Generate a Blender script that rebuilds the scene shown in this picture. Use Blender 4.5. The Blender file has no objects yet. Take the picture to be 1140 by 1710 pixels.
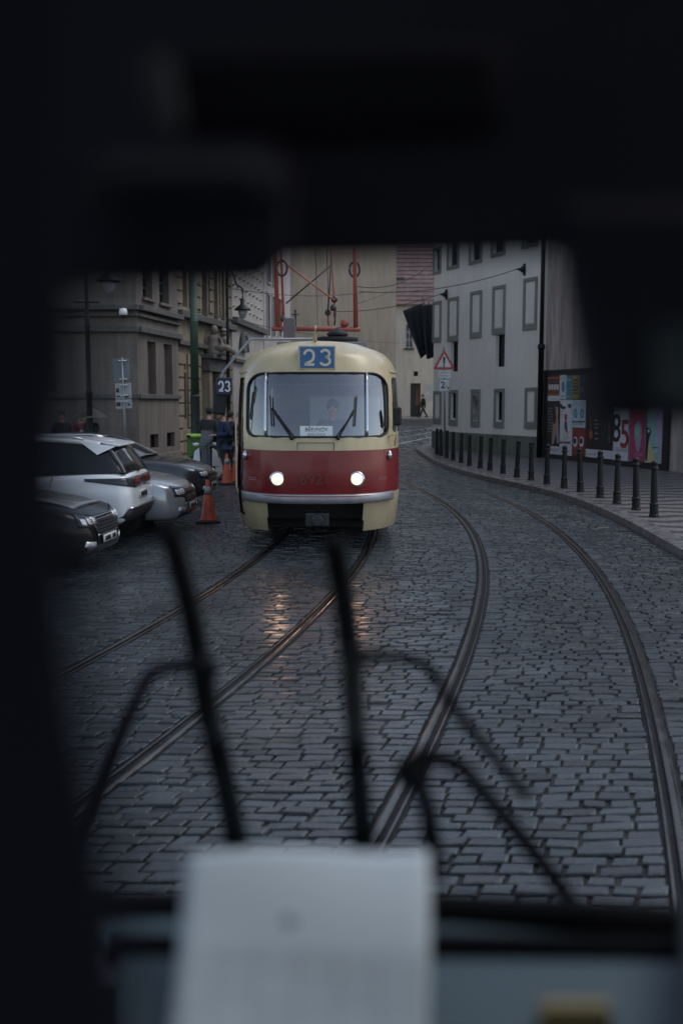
import bpy, bmesh, math, random
from mathutils import Vector, Matrix
from mathutils.bvhtree import BVHTree
R = math.radians
PI = math.pi
random.seed(7)
S = bpy.context.scene
C = S.collection
# ------------------------------------------------------------------ camera
F, CX, CY, EYE = 1700.0, 570.0, 855.0, 2.15       # focal length in photograph pixels, centre, eye height
PITCH = math.atan(185 / 1700)
cam = bpy.data.cameras.new("camera")
cam.sensor_fit = 'VERTICAL'; cam.sensor_height = 36.0; cam.lens = F / 1710 * 36
cam.clip_start = 0.01; cam.clip_end = 2000
cam.dof.use_dof = True; cam.dof.focus_distance = 15.0; cam.dof.aperture_fstop = 1.9
cam.dof.aperture_blades = 0
co = bpy.data.objects.new("camera", cam); C.objects.link(co)
co.location = (0, 0, EYE); co.rotation_euler = (R(90) - PITCH, 0, 0)
S.camera = co
# ------------------------------------------------------------------ world, sun, exposure
SUN_EL, SUN_AZ = R(55), R(80)
w = bpy.data.worlds.new("World"); S.world = w; w.use_nodes = True
nt = w.node_tree
bg = nt.nodes["Background"]
sky = nt.nodes.new("ShaderNodeTexSky"); sky.sky_type = 'NISHITA'; sky.sun_disc = False
sky.sun_elevation = SUN_EL; sky.sun_rotation = SUN_AZ; sky.dust_density = 1.0; sky.air_density = 1.0; sky.ozone_density = 0.6
hs = nt.nodes.new("ShaderNodeHueSaturation"); hs.inputs["Saturation"].default_value = 0.7
nt.links.new(sky.outputs[0], hs.inputs["Color"]); nt.links.new(hs.outputs[0], bg.inputs["Color"])
bg.inputs["Strength"].default_value = 0.12
sl = bpy.data.lights.new("sun", 'SUN'); sl.energy = 0.5; sl.angle = R(30); sl.color = (1, 0.98, 0.965)
so = bpy.data.objects.new("sun", sl); C.objects.link(so)
sd = Vector((math.sin(SUN_AZ) * math.cos(SUN_EL), math.cos(SUN_AZ) * math.cos(SUN_EL), math.sin(SUN_EL)))
so.rotation_euler = sd.to_track_quat('Z', 'Y').to_euler(); so.location = (0, -20, 40)
S.view_settings.view_transform = 'Standard'; S.view_settings.look = 'None'
S.view_settings.exposure = 0.85; S.view_settings.gamma = 1
S.cycles.use_denoising = True
S.cycles.max_bounces = 8; S.cycles.transparent_max_bounces = 12
S.cycles.sample_clamp_indirect = 4.0

# ------------------------------------------------------------------ pixel -> place
cp, sp = math.cos(PITCH), math.sin(PITCH)
def ray(px, py):
    r, u = (px - CX) / F, -(py - CY) / F
    return Vector((r, cp + u * sp, -sp + u * cp))
EYEV = Vector((0, 0, EYE))
def G(px, py, z=0.0):
    d = ray(px, py); return EYEV + d * ((z - EYE) / d.z)
def AT(px, py, Y):
    d = ray(px, py); return EYEV + d * (Y / d.y)
def DD(px, py, dep):
    return EYEV + ray(px, py) * dep
def PL(px, py, a, b):
    d = ray(px, py); n = Vector((b[1] - a[1], a[0] - b[0], 0))
    t = ((a[0] - EYEV.x) * n.x + (a[1] - EYEV.y) * n.y) / (d.x * n.x + d.y * n.y)
    return EYEV + d * t

# ------------------------------------------------------------------ materials
MATS = {}
def mat(name, col, rough=0.6, metal=0.0, spec=0.5, var=0.15, vscale=3.0, bump=0.0, bscale=40.0, coat=0.0, rvar=0.0, em=None, ems=0.0, detail=6.0, dirt=0.0):
    if name in MATS: return MATS[name]
    m = bpy.data.materials.new(name); m.use_nodes = True
    n, l = m.node_tree.nodes, m.node_tree.links
    b = n["Principled BSDF"]
    b.inputs["Roughness"].default_value = rough; b.inputs["Metallic"].default_value = metal
    b.inputs["Specular IOR Level"].default_value = spec
    b.inputs["Coat Weight"].default_value = coat; b.inputs["Coat Roughness"].default_value = 0.06
    tc = n.new("ShaderNodeTexCoord")
    nz = n.new("ShaderNodeTexNoise"); nz.inputs["Scale"].default_value = vscale; nz.inputs["Detail"].default_value = detail
    l.new(tc.outputs["Object"], nz.inputs["Vector"])
    rp = n.new("ShaderNodeValToRGB")
    rp.color_ramp.elements[0].position = 0.3; rp.color_ramp.elements[1].position = 0.7
    c = Vector(col)
    a, z = c * (1 - var), c * (1 + var)
    rp.color_ramp.elements[0].color = (*a, 1); rp.color_ramp.elements[1].color = (min(1, z.x), min(1, z.y), min(1, z.z), 1)
    l.new(nz.outputs["Fac"], rp.inputs["Fac"])
    out = rp.outputs[0]
    if dirt:
        mp = n.new("ShaderNodeMapping"); mp.inputs["Scale"].default_value = (2.2, 2.2, 0.25)
        l.new(tc.outputs["Object"], mp.inputs["Vector"])
        n2 = n.new("ShaderNodeTexNoise"); n2.inputs["Scale"].default_value = 1.6; n2.inputs["Detail"].default_value = 8
        n2.inputs["Roughness"].default_value = 0.65
        l.new(mp.outputs[0], n2.inputs["Vector"])
        r2 = n.new("ShaderNodeValToRGB"); r2.color_ramp.elements[0].position = 0.36; r2.color_ramp.elements[1].position = 0.62
        r2.color_ramp.elements[0].color = (1 - dirt, 1 - dirt, 1 - dirt * 0.95, 1); r2.color_ramp.elements[1].color = (1, 1, 1, 1)
        l.new(n2.outputs["Fac"], r2.inputs["Fac"])
        mx = n.new("ShaderNodeMix"); mx.data_type = 'RGBA'; mx.blend_type = 'MULTIPLY'; mx.inputs["Factor"].default_value = 1
        l.new(out, mx.inputs["A"]); l.new(r2.outputs[0], mx.inputs["B"]); out = mx.outputs["Result"]
    l.new(out, b.inputs["Base Color"])
    if rvar:
        mr = n.new("ShaderNodeMapRange"); mr.inputs["To Min"].default_value = max(0.02, rough - rvar); mr.inputs["To Max"].default_value = rough + rvar
        mr.inputs["From Min"].default_value = 0.3; mr.inputs["From Max"].default_value = 0.7
        l.new(nz.outputs["Fac"], mr.inputs["Value"]); l.new(mr.outputs[0], b.inputs["Roughness"])
    if bump:
        n3 = n.new("ShaderNodeTexNoise"); n3.inputs["Scale"].default_value = bscale; n3.inputs["Detail"].default_value = 5
        l.new(tc.outputs["Object"], n3.inputs["Vector"])
        bp = n.new("ShaderNodeBump"); bp.inputs["Strength"].default_value = bump; bp.inputs["Distance"].default_value = 0.02
        l.new(n3.outputs["Fac"], bp.inputs["Height"]); l.new(bp.outputs[0], b.inputs["Normal"])
    if em:
        b.inputs["Emission Color"].default_value = (*em, 1); b.inputs["Emission Strength"].default_value = ems
    MATS[name] = m
    return m
def glass_mat(name, tint=(0.9, 0.95, 1.0), gloss=0.08, dark=0.0, rough=0.02):
    if name in MATS: return MATS[name]
    m = bpy.data.materials.new(name); m.use_nodes = True
    n, l = m.node_tree.nodes, m.node_tree.links
    n.remove(n["Principled BSDF"])
    tr = n.new("ShaderNodeBsdfTransparent"); tr.inputs[0].default_value = (*tint, 1)
    gl = n.new("ShaderNodeBsdfGlossy"); gl.inputs["Roughness"].default_value = rough; gl.inputs["Color"].default_value = (0.95, 0.97, 1, 1)
    lw = n.new("ShaderNodeLayerWeight"); lw.inputs[0].default_value = 0.5
    fr = n.new("ShaderNodeMath"); fr.operation = 'POWER'; fr.inputs[1].default_value = 5.0; l.new(lw.outputs["Facing"], fr.inputs[0])
    ad = n.new("ShaderNodeMath"); ad.operation = 'MULTIPLY_ADD'; ad.inputs[1].default_value = 0.8; ad.inputs[2].default_value = gloss; ad.use_clamp = True
    mx = n.new("ShaderNodeMixShader")
    l.new(fr.outputs[0], ad.inputs[0]); l.new(ad.outputs[0], mx.inputs[0]); l.new(tr.outputs[0], mx.inputs[1]); l.new(gl.outputs[0], mx.inputs[2])
    l.new(mx.outputs[0], n["Material Output"].inputs[0])
    MATS[name] = m
    return m

# ------------------------------------------------------------------ mesh helpers
class MB:
    def __init__(s): s.v = []; s.f = []
    def add(s, vs, fs):
        b = len(s.v); s.v += [tuple(v) for v in vs]; s.f += [tuple(i + b for i in f) for f in fs]; return s
    def box(s, c, d, rz=0.0, rx=0.0, ry=0.0):
        M = Matrix.Rotation(rz, 3, 'Z') @ Matrix.Rotation(ry, 3, 'Y') @ Matrix.Rotation(rx, 3, 'X')
        vs = [Vector(c) + M @ Vector((x * d[0] / 2, y * d[1] / 2, z * d[2] / 2)) for z in (-1, 1) for y in (-1, 1) for x in (-1, 1)]
        return s.add(vs, [(0, 2, 3, 1), (4, 5, 7, 6), (0, 1, 5, 4), (2, 6, 7, 3), (0, 4, 6, 2), (1, 3, 7, 5)])
    def hexa(s, q0, q1):            # two quads joined
        return s.add(list(q0) + list(q1), [(3, 2, 1, 0), (4, 5, 6, 7), (0, 1, 5, 4), (1, 2, 6, 5), (2, 3, 7, 6), (3, 0, 4, 7)])
    def tube(s, pts, r, n=8, cap=True):
        pts = [Vector(p) for p in pts]; rr = r if isinstance(r, (list, tuple)) else [r] * len(pts)
        vs, fs = [], []
        up = Vector((0, 0, 1))
        for i, p in enumerate(pts):
            t = (pts[min(i + 1, len(pts) - 1)] - pts[max(i - 1, 0)])
            if t.length < 1e-9: t = Vector((0, 0, 1))
            t.normalize()
            a = t.cross(up)
            if a.length < 0.05: a = t.cross(Vector((1, 0, 0)))
            a.normalize(); b = t.cross(a)
            for k in range(n):
                an = 2 * PI * k / n
                vs.append(p + (a * math.cos(an) + b * math.sin(an)) * rr[i])
        for i in range(len(pts) - 1):
            for k in range(n):
                k2 = (k + 1) % n
                fs.append((i * n + k, i * n + k2, (i + 1) * n + k2, (i + 1) * n + k))
        if cap:
            fs.append(tuple(range(n - 1, -1, -1))); fs.append(tuple((len(pts) - 1) * n + k for k in range(n)))
        return s.add(vs, fs)
    def lathe(s, prof, c=(0, 0, 0), n=20, axis='z'):
        vs, fs = [], []
        c = Vector(c)
        for (r, h) in prof:
            for k in range(n):
                a = 2 * PI * k / n
                if axis == 'z': p = Vector((r * math.cos(a), r * math.sin(a), h))
                elif axis == 'y': p = Vector((r * math.cos(a), h, -r * math.sin(a)))
                else: p = Vector((h, r * math.cos(a), r * math.sin(a)))
                vs.append(c + p)
        m = len(prof)
        for i in range(m - 1):
            for k in range(n):
                k2 = (k + 1) % n
                fs.append((i * n + k, i * n + k2, (i + 1) * n + k2, (i + 1) * n + k))
        fs.append(tuple(range(n - 1, -1, -1))); fs.append(tuple((m - 1) * n + k for k in range(n)))
        return s.add(vs, fs)
    def ball(s, c, r, n=12, m=8):
        rx, ry, rz = r if isinstance(r, (list, tuple)) else (r, r, r)
        c = Vector(c); vs = [c + Vector((0, 0, -rz))]; fs = []
        for i in range(1, m):
            a = -PI / 2 + PI * i / m
            for k in range(n):
                b = 2 * PI * k / n
                vs.append(c + Vector((rx * math.cos(a) * math.cos(b), ry * math.cos(a) * math.sin(b), rz * math.sin(a))))
        vs.append(c + Vector((0, 0, rz))); top = len(vs) - 1
        for k in range(n):
            k2 = (k + 1) % n
            fs.append((0, 1 + k2, 1 + k)); fs.append((top, 1 + (m - 2) * n + k, 1 + (m - 2) * n + k2))
            for i in range(m - 2):
                fs.append((1 + i * n + k, 1 + i * n + k2, 1 + (i + 1) * n + k2, 1 + (i + 1) * n + k))
        return s.add(vs, fs)
    def prism(s, poly, off):        # 3D polygon extruded along off
        n = len(poly); off = Vector(off)
        vs = [Vector(p) for p in poly] + [Vector(p) + off for p in poly]
        fs = [tuple(range(n - 1, -1, -1)), tuple(range(n, 2 * n))] + [(i, (i + 1) % n, n + (i + 1) % n, n + i) for i in range(n)]
        return s.add(vs, fs)
    def grid(s, P, nu, nv):         # P(i,j) -> point
        return s.add([P(i, j) for i in range(nu) for j in range(nv)], [(i * nv + j, (i + 1) * nv + j, (i + 1) * nv + j + 1, i * nv + j + 1) for i in range(nu - 1) for j in range(nv - 1)])
    def build(s, name, m, parent=None, smooth=False, bevel=0.0, sub=0, fix=True, world=False, solid=0.0):
        vs = s.v
        if world and parent is not None:
            o = Vector(parent.get('_o', (0, 0, 0))) if '_o' in parent else origin_of(parent)
            vs = [tuple(Vector(v) - o) for v in vs]
        me = bpy.data.meshes.new(name); me.from_pydata(vs, [], s.f)
        if fix:
            bm = bmesh.new(); bm.from_mesh(me); bmesh.ops.recalc_face_normals(bm, faces=bm.faces); bm.to_mesh(me); bm.free()
        me.update()
        return link(name, me, m, parent, smooth, bevel, sub, solid)
def origin_of(o):
    v = Vector((0, 0, 0))
    while o is not None: v += o.location; o = o.parent
    return v
def link(name, me, m, parent=None, smooth=False, bevel=0.0, sub=0, solid=0.0):
    me.materials.append(m)
    if smooth:
        me.polygons.foreach_set("use_smooth", [True] * len(me.polygons))
    o = bpy.data.objects.new(name, me); C.objects.link(o)
    if parent is not None: o.parent = parent
    if solid:
        md = o.modifiers.new("s", 'SOLIDIFY'); md.thickness = solid; md.offset = 0
    if bevel:
        md = o.modifiers.new("b", 'BEVEL'); md.width = bevel; md.segments = 2; md.limit_method = 'ANGLE'; md.angle_limit = R(40)
    if sub:
        md = o.modifiers.new("u", 'SUBSURF'); md.levels = sub; md.render_levels = sub
    if smooth and bevel:
        md = o.modifiers.new("wn", 'WEIGHTED_NORMAL')
    return o
def thing(name, label, cat, loc=(0, 0, 0), rz=0.0, group=None):
    o = bpy.data.objects.new(name, None); C.objects.link(o); o.empty_display_size = 0.2
    o.location = loc; o.rotation_euler = (0, 0, rz)
    o['label'] = label; o['category'] = cat
    if group: o['group'] = group
    return o
def tag(o, label, cat, group=None):
    o['label'] = label; o['category'] = cat
    if group: o['group'] = group
    return o
def struct(o): o['kind'] = 'structure'; return o
def dup(o, parent=None):
    c = o.copy(); C.objects.link(c)
    if parent is not None: c.parent = parent
    for ch in [x for x in o.children]: dup(ch, c)
    return c
def evmesh(o):
    dg = bpy.context.evaluated_depsgraph_get(); dg.update()
    return bpy.data.meshes.new_from_object(o.evaluated_get(dg))
def text(name, s, size, m, parent, M, ext=0.004, align='CENTER', bold=0.0):
    cu = bpy.data.curves.new("t", 'FONT'); cu.body = s; cu.size = size; cu.extrude = ext; cu.align_x = align; cu.align_y = 'CENTER'; cu.offset = bold
    o = bpy.data.objects.new("t", cu); C.objects.link(o)
    me = evmesh(o); bpy.data.objects.remove(o); bpy.data.curves.remove(cu)
    me.transform(M); me.materials.clear()
    return link(name, me, m, parent)
def frame_front(p, sx=1.0):          # text plane facing -Y at p
    return Matrix.Translation(p) @ Matrix.Rotation(PI / 2, 4, 'X') @ Matrix.Diagonal((sx, 1, 1, 1))
def spline(xs, ys):
    # monotone-free natural cubic
    n = len(xs); h = [xs[i + 1] - xs[i] for i in range(n - 1)]
    a = [0.0] * n; l = [1.0] * n; mu = [0.0] * n; z = [0.0] * n
    for i in range(1, n - 1):
        al = 3 * ((ys[i + 1] - ys[i]) / h[i] - (ys[i] - ys[i - 1]) / h[i - 1])
        l[i] = 2 * (xs[i + 1] - xs[i - 1]) - h[i - 1] * mu[i - 1]; mu[i] = h[i] / l[i]; z[i] = (al - h[i - 1] * z[i - 1]) / l[i]
    c = [0.0] * n; b = [0.0] * n; d = [0.0] * n
    for j in range(n - 2, -1, -1):
        c[j] = z[j] - mu[j] * c[j + 1]; b[j] = (ys[j + 1] - ys[j]) / h[j] - h[j] * (c[j + 1] + 2 * c[j]) / 3; d[j] = (c[j + 1] - c[j]) / (3 * h[j])
    def f(x):
        if x <= xs[0]: return ys[0] + b[0] * (x - xs[0])
        i = n - 2
        for k in range(n - 1):
            if x < xs[k + 1]: i = k; break
        t = x - xs[i]
        if x > xs[-1]:
            t = h[-1]; s = b[i] + 2 * c[i] * t + 3 * d[i] * t * t
            return ys[-1] + s * (x - xs[-1])
        return ys[i] + b[i] * t + c[i] * t * t + d[i] * t ** 3
    return f
def lin(xs, ys):
    def f(x):
        if x <= xs[0]: return ys[0]
        for k in range(len(xs) - 1):
            if x <= xs[k + 1]:
                t = (x - xs[k]) / (xs[k + 1] - xs[k]); return ys[k] + (ys[k + 1] - ys[k]) * t
        return ys[-1]
    return f
def smooth_pts(pts, n=8):
    out = []
    P = [Vector(p) for p in pts]
    for i in range(len(P) - 1):
        p0, p1, p2, p3 = P[max(i - 1, 0)], P[i], P[i + 1], P[min(i + 2, len(P) - 1)]
        for k in range(n):
            t = k / n
            out.append(0.5 * ((2 * p1) + (p2 - p0) * t + (2 * p0 - 5 * p1 + 4 * p2 - p3) * t * t + (3 * p1 - p0 - 3 * p2 + p3) * t ** 3))
    out.append(P[-1])
    return out
# ------------------------------------------------------------------ palette
BLACK_IRON = mat('black_iron', (0.005, 0.0055, 0.006), 0.5, 0.0, 0.35, 0.3, 20, 0.1, 60)
DARK = mat('dark_rubber', (0.012, 0.012, 0.013), 0.7, var=0.2)
STEEL = mat('steel', (0.32, 0.32, 0.33), 0.35, 0.9, var=0.15, vscale=8)
WHITE_PRINT = mat('white_print', (0.62, 0.63, 0.64), 0.5, var=0.03)
BLACK_PRINT = mat('black_print', (0.015, 0.015, 0.017), 0.5, var=0.05)
WINDOW = mat('window_pane', (0.012, 0.013, 0.015), 0.1, spec=0.4, var=0.4, vscale=2)
# ================================================================== ground, road, rails
def zg(Y): return 0.0008 * max(0.0, Y - 40) ** 2
def circ(Y):
    u = Y - 18.9; Rr = 48.0 if u < 0 else 56.0
    return 2.89 - (Rr - math.sqrt(Rr * Rr - u * u))
_k = [(0, -0.62), (2, 0.07), (4.5, 0.826), (6, 1.214), (8, 1.68), (10, 2.079), (12, 2.407), (14, 2.656), (16, 2.826), (18, 2.914), (20, 2.92), (22, 2.846), (24, 2.696), (26, 2.474), (28, 2.186), (30, 1.842), (32, 1.46), (35, 0.93), (38.5, 0.58), (42, 0.66), (46, 1.15), (51, 2.4), (57, 4.6), (64, 8.0), (70, 12)]
xr = spline([a for a, b in _k], [b for a, b in _k])
def xc(off):                        # x of a line parallel to the right track at a lateral offset
    def f(Y):
        s = (xr(Y + 0.05) - xr(Y - 0.05)) / 0.1
        return xr(Y) + off * math.sqrt(1 + s * s)
    return f
GA = 0.7175
SEP = 3.06
rails = [xc(-SEP - GA), xc(-SEP + GA), xc(-GA), xc(GA)]
_kb = [(-2, 3.4), (0, 3.62), (5, 4.1), (10, 4.47), (13.8, 4.66), (16.8, 4.86), (20, 4.95), (22.5, 4.83), (24.8, 4.48), (28, 3.85), (32, 3.38), (36, 3.19), (41, 3.2), (46, 3.5), (49, 4.2), (51, 5.4), (52.3, 7.5), (53, 10.5), (53.2, 14)]
kerb_x = spline([a for a, b in _kb], [b for a, b in _kb])

def sett_material():
    m = bpy.data.materials.new('wet_granite_setts'); m.use_nodes = True
    n, l = m.node_tree.nodes, m.node_tree.links
    b = n["Principled BSDF"]
    at = n.new("ShaderNodeAttribute"); at.attribute_name = "tone"
    tc = n.new("ShaderNodeTexCoord")
    nz = n.new("ShaderNodeTexNoise"); nz.inputs["Scale"].default_value = 45; nz.inputs["Detail"].default_value = 7
    l.new(tc.outputs["Object"], nz.inputs["Vector"])
    big = n.new("ShaderNodeTexNoise"); big.inputs["Scale"].default_value = 0.7; big.inputs["Detail"].default_value = 5
    l.new(tc.outputs["Object"], big.inputs["Vector"])
    ad = n.new("ShaderNodeMath"); ad.operation = 'MULTIPLY_ADD'; ad.inputs[1].default_value = 0.5
    l.new(nz.outputs["Fac"], ad.inputs[0]); l.new(at.outputs["Fac"], ad.inputs[2])
    rp = n.new("ShaderNodeValToRGB")
    rp.color_ramp.elements[0].position = 0.2; rp.color_ramp.elements[0].color = (0.009, 0.0108, 0.012, 1)
    rp.color_ramp.elements[1].position = 1.1; rp.color_ramp.elements[1].color = (0.042, 0.052, 0.057, 1)
    a2 = n.new("ShaderNodeMath"); a2.operation = 'MULTIPLY_ADD'; a2.inputs[1].default_value = 1.3; l.new(big.outputs["Fac"], a2.inputs[0]); l.new(ad.outputs[0], a2.inputs[2])
    a3 = n.new("ShaderNodeMath"); a3.operation = 'SUBTRACT'; a3.inputs[1].default_value = 0.65; l.new(a2.outputs[0], a3.inputs[0])
    l.new(a3.outputs[0], rp.inputs["Fac"]); l.new(rp.outputs[0], b.inputs["Base Color"])
    b.inputs["Coat Weight"].default_value = 0.36; b.inputs["Coat Roughness"].default_value = 0.19
    mr = n.new("ShaderNodeMapRange"); mr.inputs["From Min"].default_value = 0.35; mr.inputs["From Max"].default_value = 0.65
    mr.inputs["To Min"].default_value = 0.10; mr.inputs["To Max"].default_value = 0.27
    l.new(big.outputs["Fac"], mr.inputs["Value"]); l.new(mr.outputs[0], b.inputs["Roughness"])
    b.inputs["Specular IOR Level"].default_value = 0.5
    n3 = n.new("ShaderNodeTexNoise"); n3.inputs["Scale"].default_value = 28; n3.inputs["Detail"].default_value = 6; n3.inputs["Roughness"].default_value = 0.62
    l.new(tc.outputs["Object"], n3.inputs["Vector"])
    bp = n.new("ShaderNodeBump"); bp.inputs["Strength"].default_value = 0.7; bp.inputs["Distance"].default_value = 0.02
    l.new(n3.outputs["Fac"], bp.inputs["Height"]); l.new(bp.outputs[0], b.inputs["Normal"])
    return m

def make_setts():
    vs, fs, tone = [], [], []
    rnd = random.Random(3)
    Y = 1.2
    HW = 0.070                          # half of the strip each rail takes
    while Y < 66:
        dep = rnd.uniform(0.088, 0.112) if Y < 34 else rnd.uniform(0.2, 0.26)
        y0, y1 = Y, Y + dep
        edges0, edges1 = [-9.5 if Y < 31 else -6.2], [-9.5 if Y < 31 else -6.2]
        for r in rails:
            a, b = r(y0), r(y1)
            edges0 += [a - HW, a + HW]; edges1 += [b - HW, b + HW]
        if Y < 52.6:
            edges0.append(kerb_x(y0) - 0.02); edges1.append(kerb_x(y1) - 0.02)
        else:
            edges0.append(rails[3](y0) + 5); edges1.append(rails[3](y1) + 5)
        zz = zg(Y)
        for k in range(0, len(edges0) - 1, 2):
            a0, a1, b0, b1 = edges0[k], edges1[k], edges0[k + 1], edges1[k + 1]
            wid = ((b0 - a0) + (b1 - a1)) / 2
            if wid < 0.06: continue
            cuts = [0.0]; u = 0.0
            while True:
                st = rnd.uniform(0.12, 0.235) if Y < 34 else rnd.uniform(0.22, 0.34)
                if u + st > wid - 0.08: break
                u += st; cuts.append(u / wid)
            cuts.append(1.0)
            for c0, c1 in zip(cuts[:-1], cuts[1:]):
                # wavy row lines
                def wv(x, yy): return 0.020 * math.sin(x * 1.3 + yy * 0.7) + 0.008 * math.sin(x * 5.1 + yy * 2.3)
                g = rnd.uniform(0.004, 0.0085)
                j = lambda: rnd.uniform(-0.006, 0.006)
                q = []
                for (c, yy, A, B, sx, sy) in ((c0, y0, a0, b0, 1, 1), (c1, y0, a0, b0, -1, 1), (c1, y1, a1, b1, -1, -1), (c0, y1, a1, b1, 1, -1)):
                    x = A + (B - A) * c
                    q.append((x + sx * g + j(), yy + wv(x, yy) + sy * g + j(), sx, sy))
                h = rnd.gauss(0, 0.004); tx, ty = rnd.gauss(0, 0.022), rnd.gauss(0, 0.024)
                cx = sum(p[0] for p in q) / 4; cy = sum(p[1] for p in q) / 4
                base = len(vs); ins = rnd.uniform(0.006, 0.011)
                for (x, y, sx, sy) in q:
                    vs.append((x, y, zz - 0.026))
                for (x, y, sx, sy) in q:
                    vs.append((x + sx * 0.004, y + sy * 0.004, zz + h - 0.007 + tx * (x - cx) + ty * (y - cy)))
                for (x, y, sx, sy) in q:
                    x2, y2 = x + sx * ins, y + sy * ins * 0.9
                    vs.append((x2, y2, zz + h + tx * (x2 - cx) + ty * (y2 - cy)))
                t = min(1, max(0, rnd.gauss(0.42, 0.17)))
                tone += [t * 0.3] * 4 + [t * 0.7] * 4 + [t] * 4
                for a in (0, 4):
                    for i in range(4):
                        i2 = (i + 1) % 4
                        fs.append((base + a + i, base + a + i2, base + a + 4 + i2, base + a + 4 + i))
                fs.append((base + 8, base + 9, base + 10, base + 11))
        Y = y1
    me = bpy.data.meshes.new('cobbled_road'); me.from_pydata(vs, [], fs); me.update()
    at = me.attributes.new("tone", 'FLOAT', 'POINT'); at.data.foreach_set("value", tone)
    return struct(link('cobbled_road', me, sett_material(), None, False))
make_setts()

# joint bed below the setts, out to the horizon
mud = mat('wet_joint_bed', (0.006, 0.006, 0.0065), 0.6, var=0.3, vscale=6, bump=0.5, bscale=60)
mb = MB()
ys = [-300, -40, 0] + [40 + 2 * i for i in range(20)] + [100, 400]
zb = [-0.02 + (zg(min(y, 80)) if y > 0 else 0) for y in ys]
for i in range(len(ys) - 1):
    mb.add([(-400, ys[i], zb[i]), (400, ys[i], zb[i]), (400, ys[i + 1], zb[i + 1]), (-400, ys[i + 1], zb[i + 1])], [(0, 1, 2, 3)])
struct(mb.build('ground', mud))

# rails: grooved section swept along the track
rail_m = mat('worn_rail_steel', (0.095, 0.086, 0.08), 0.17, 0.9, var=0.35, vscale=4, bump=0.12, bscale=30, rvar=0.1)
groove_m = mat('rail_groove_grime', (0.008, 0.008, 0.008), 0.5)
bitumen = mat('rail_bitumen', (0.004, 0.004, 0.0045), 0.65, spec=0.25, var=0.4, vscale=9, bump=0.8, bscale=35)
rail_lab = ['worn grooved tram rail at the outer left, farthest from the pavement', 'grooved tram rail of the oncoming tram with a warm headlight glint',
            'grooved tram rail bending past the oncoming tram, ending behind the sheet of paper', 'grooved tram rail nearest the pavement with the bollards']
for i, rf in enumerate(rails):
    root = thing('tram_rail', rail_lab[i], 'rail', (rf(10), 10, 0), 0, 'tram rails in the road')
    sg = -1 if i % 2 == 0 else 1        # running head lies on the outer side
    for nm, m, sec in (('rail_head', rail_m, [(0.050, -0.02), (0.048, 0.003), (0.043, 0.006), (0.0, 0.006), (-0.004, 0.003), (-0.006, -0.02)]),
                       ('guard_lip', rail_m, [(-0.038, -0.02), (-0.039, 0.001), (-0.041, 0.003), (-0.052, 0.003), (-0.055, 0.0), (-0.056, -0.02)]),
                       ('groove', groove_m, [(-0.002, -0.016), (-0.040, -0.016)]),
                       ('bitumen_bed', bitumen, [(0.078, -0.02), (0.074, -0.012), (0.052, -0.012), (0.046, -0.014), (-0.052, -0.014), (-0.058, -0.012), (-0.074, -0.012), (-0.08, -0.02)])):
        sm = MB(); Y = 0.6; st = []
        while Y < 66:
            s = (rf(Y + 0.05) - rf(Y - 0.05)) / 0.1
            nl = math.sqrt(1 + s * s); st.append((rf(Y), Y, 1 / nl, -s / nl, zg(Y)))
            Y += 0.2 if Y < 30 else 0.4
        ns = len(sec)
        sm.grid(lambda a, b: (st[a][0] + sg * sec[b][0] * st[a][2], st[a][1] + sg * sec[b][0] * st[a][3], st[a][4] + sec[b][1]), len(st), ns)
        sm.build(nm, m, root, True, world=True, fix=False)

# right-hand pavement with granite kerb
kerb_m = mat('wet_granite_kerb', (0.135, 0.122, 0.12), 0.3, var=0.3, vscale=5, bump=0.25, bscale=50, rvar=0.12)
def kpts():
    out = []; Y = -2.0
    while Y < 53.0:
        out.append((kerb_x(Y), Y)); Y += 0.5 if Y < 44 else (0.25 if Y < 50 else 0.1)
    return out
KP = kpts()
def koff(d):
    o = []
    for i, p in enumerate(KP):
        a, b = KP[max(0, i - 1)], KP[min(len(KP) - 1, i + 1)]
        t = Vector((b[0] - a[0], b[1] - a[1])).normalized()
        o.append((p[0] + t.y * d, p[1] - t.x * d))
    return o
K0, K1 = koff(0.0), koff(0.32)
KH = 0.13
mb = MB()
kk = random.Random(5)
L = 0; seg = []
for i in range(len(K0) - 1):        # separate stones with a joint
    a0, a1, b0, b1 = Vector(K0[i]), Vector(K0[i + 1]), Vector(K1[i]), Vector(K1[i + 1])
    e = 0.012
    d = (a1 - a0).length
    t = e / max(d, 0.02) if i % 2 == 0 else 0
    A, B = a0.lerp(a1, t), b0.lerp(b1, t)
    z = KH + kk.uniform(-0.004, 0.004) * 0 + zg(a0.y); z2 = KH + zg(a1.y)
    q0 = [(A.x, A.y, zg(a0.y) - 0.03), (a1.x, a1.y, zg(a1.y) - 0.03), (b1.x, b1.y, zg(a1.y) - 0.03), (B.x, B.y, zg(a0.y) - 0.03)]
    q1 = [(A.x + 0.0, A.y, z), (a1.x, a1.y, z2), (b1.x, b1.y, z2), (B.x, B.y, z)]
    mb.hexa(q0, q1)
struct(mb.build('kerb', kerb_m, bevel=0.012))

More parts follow.
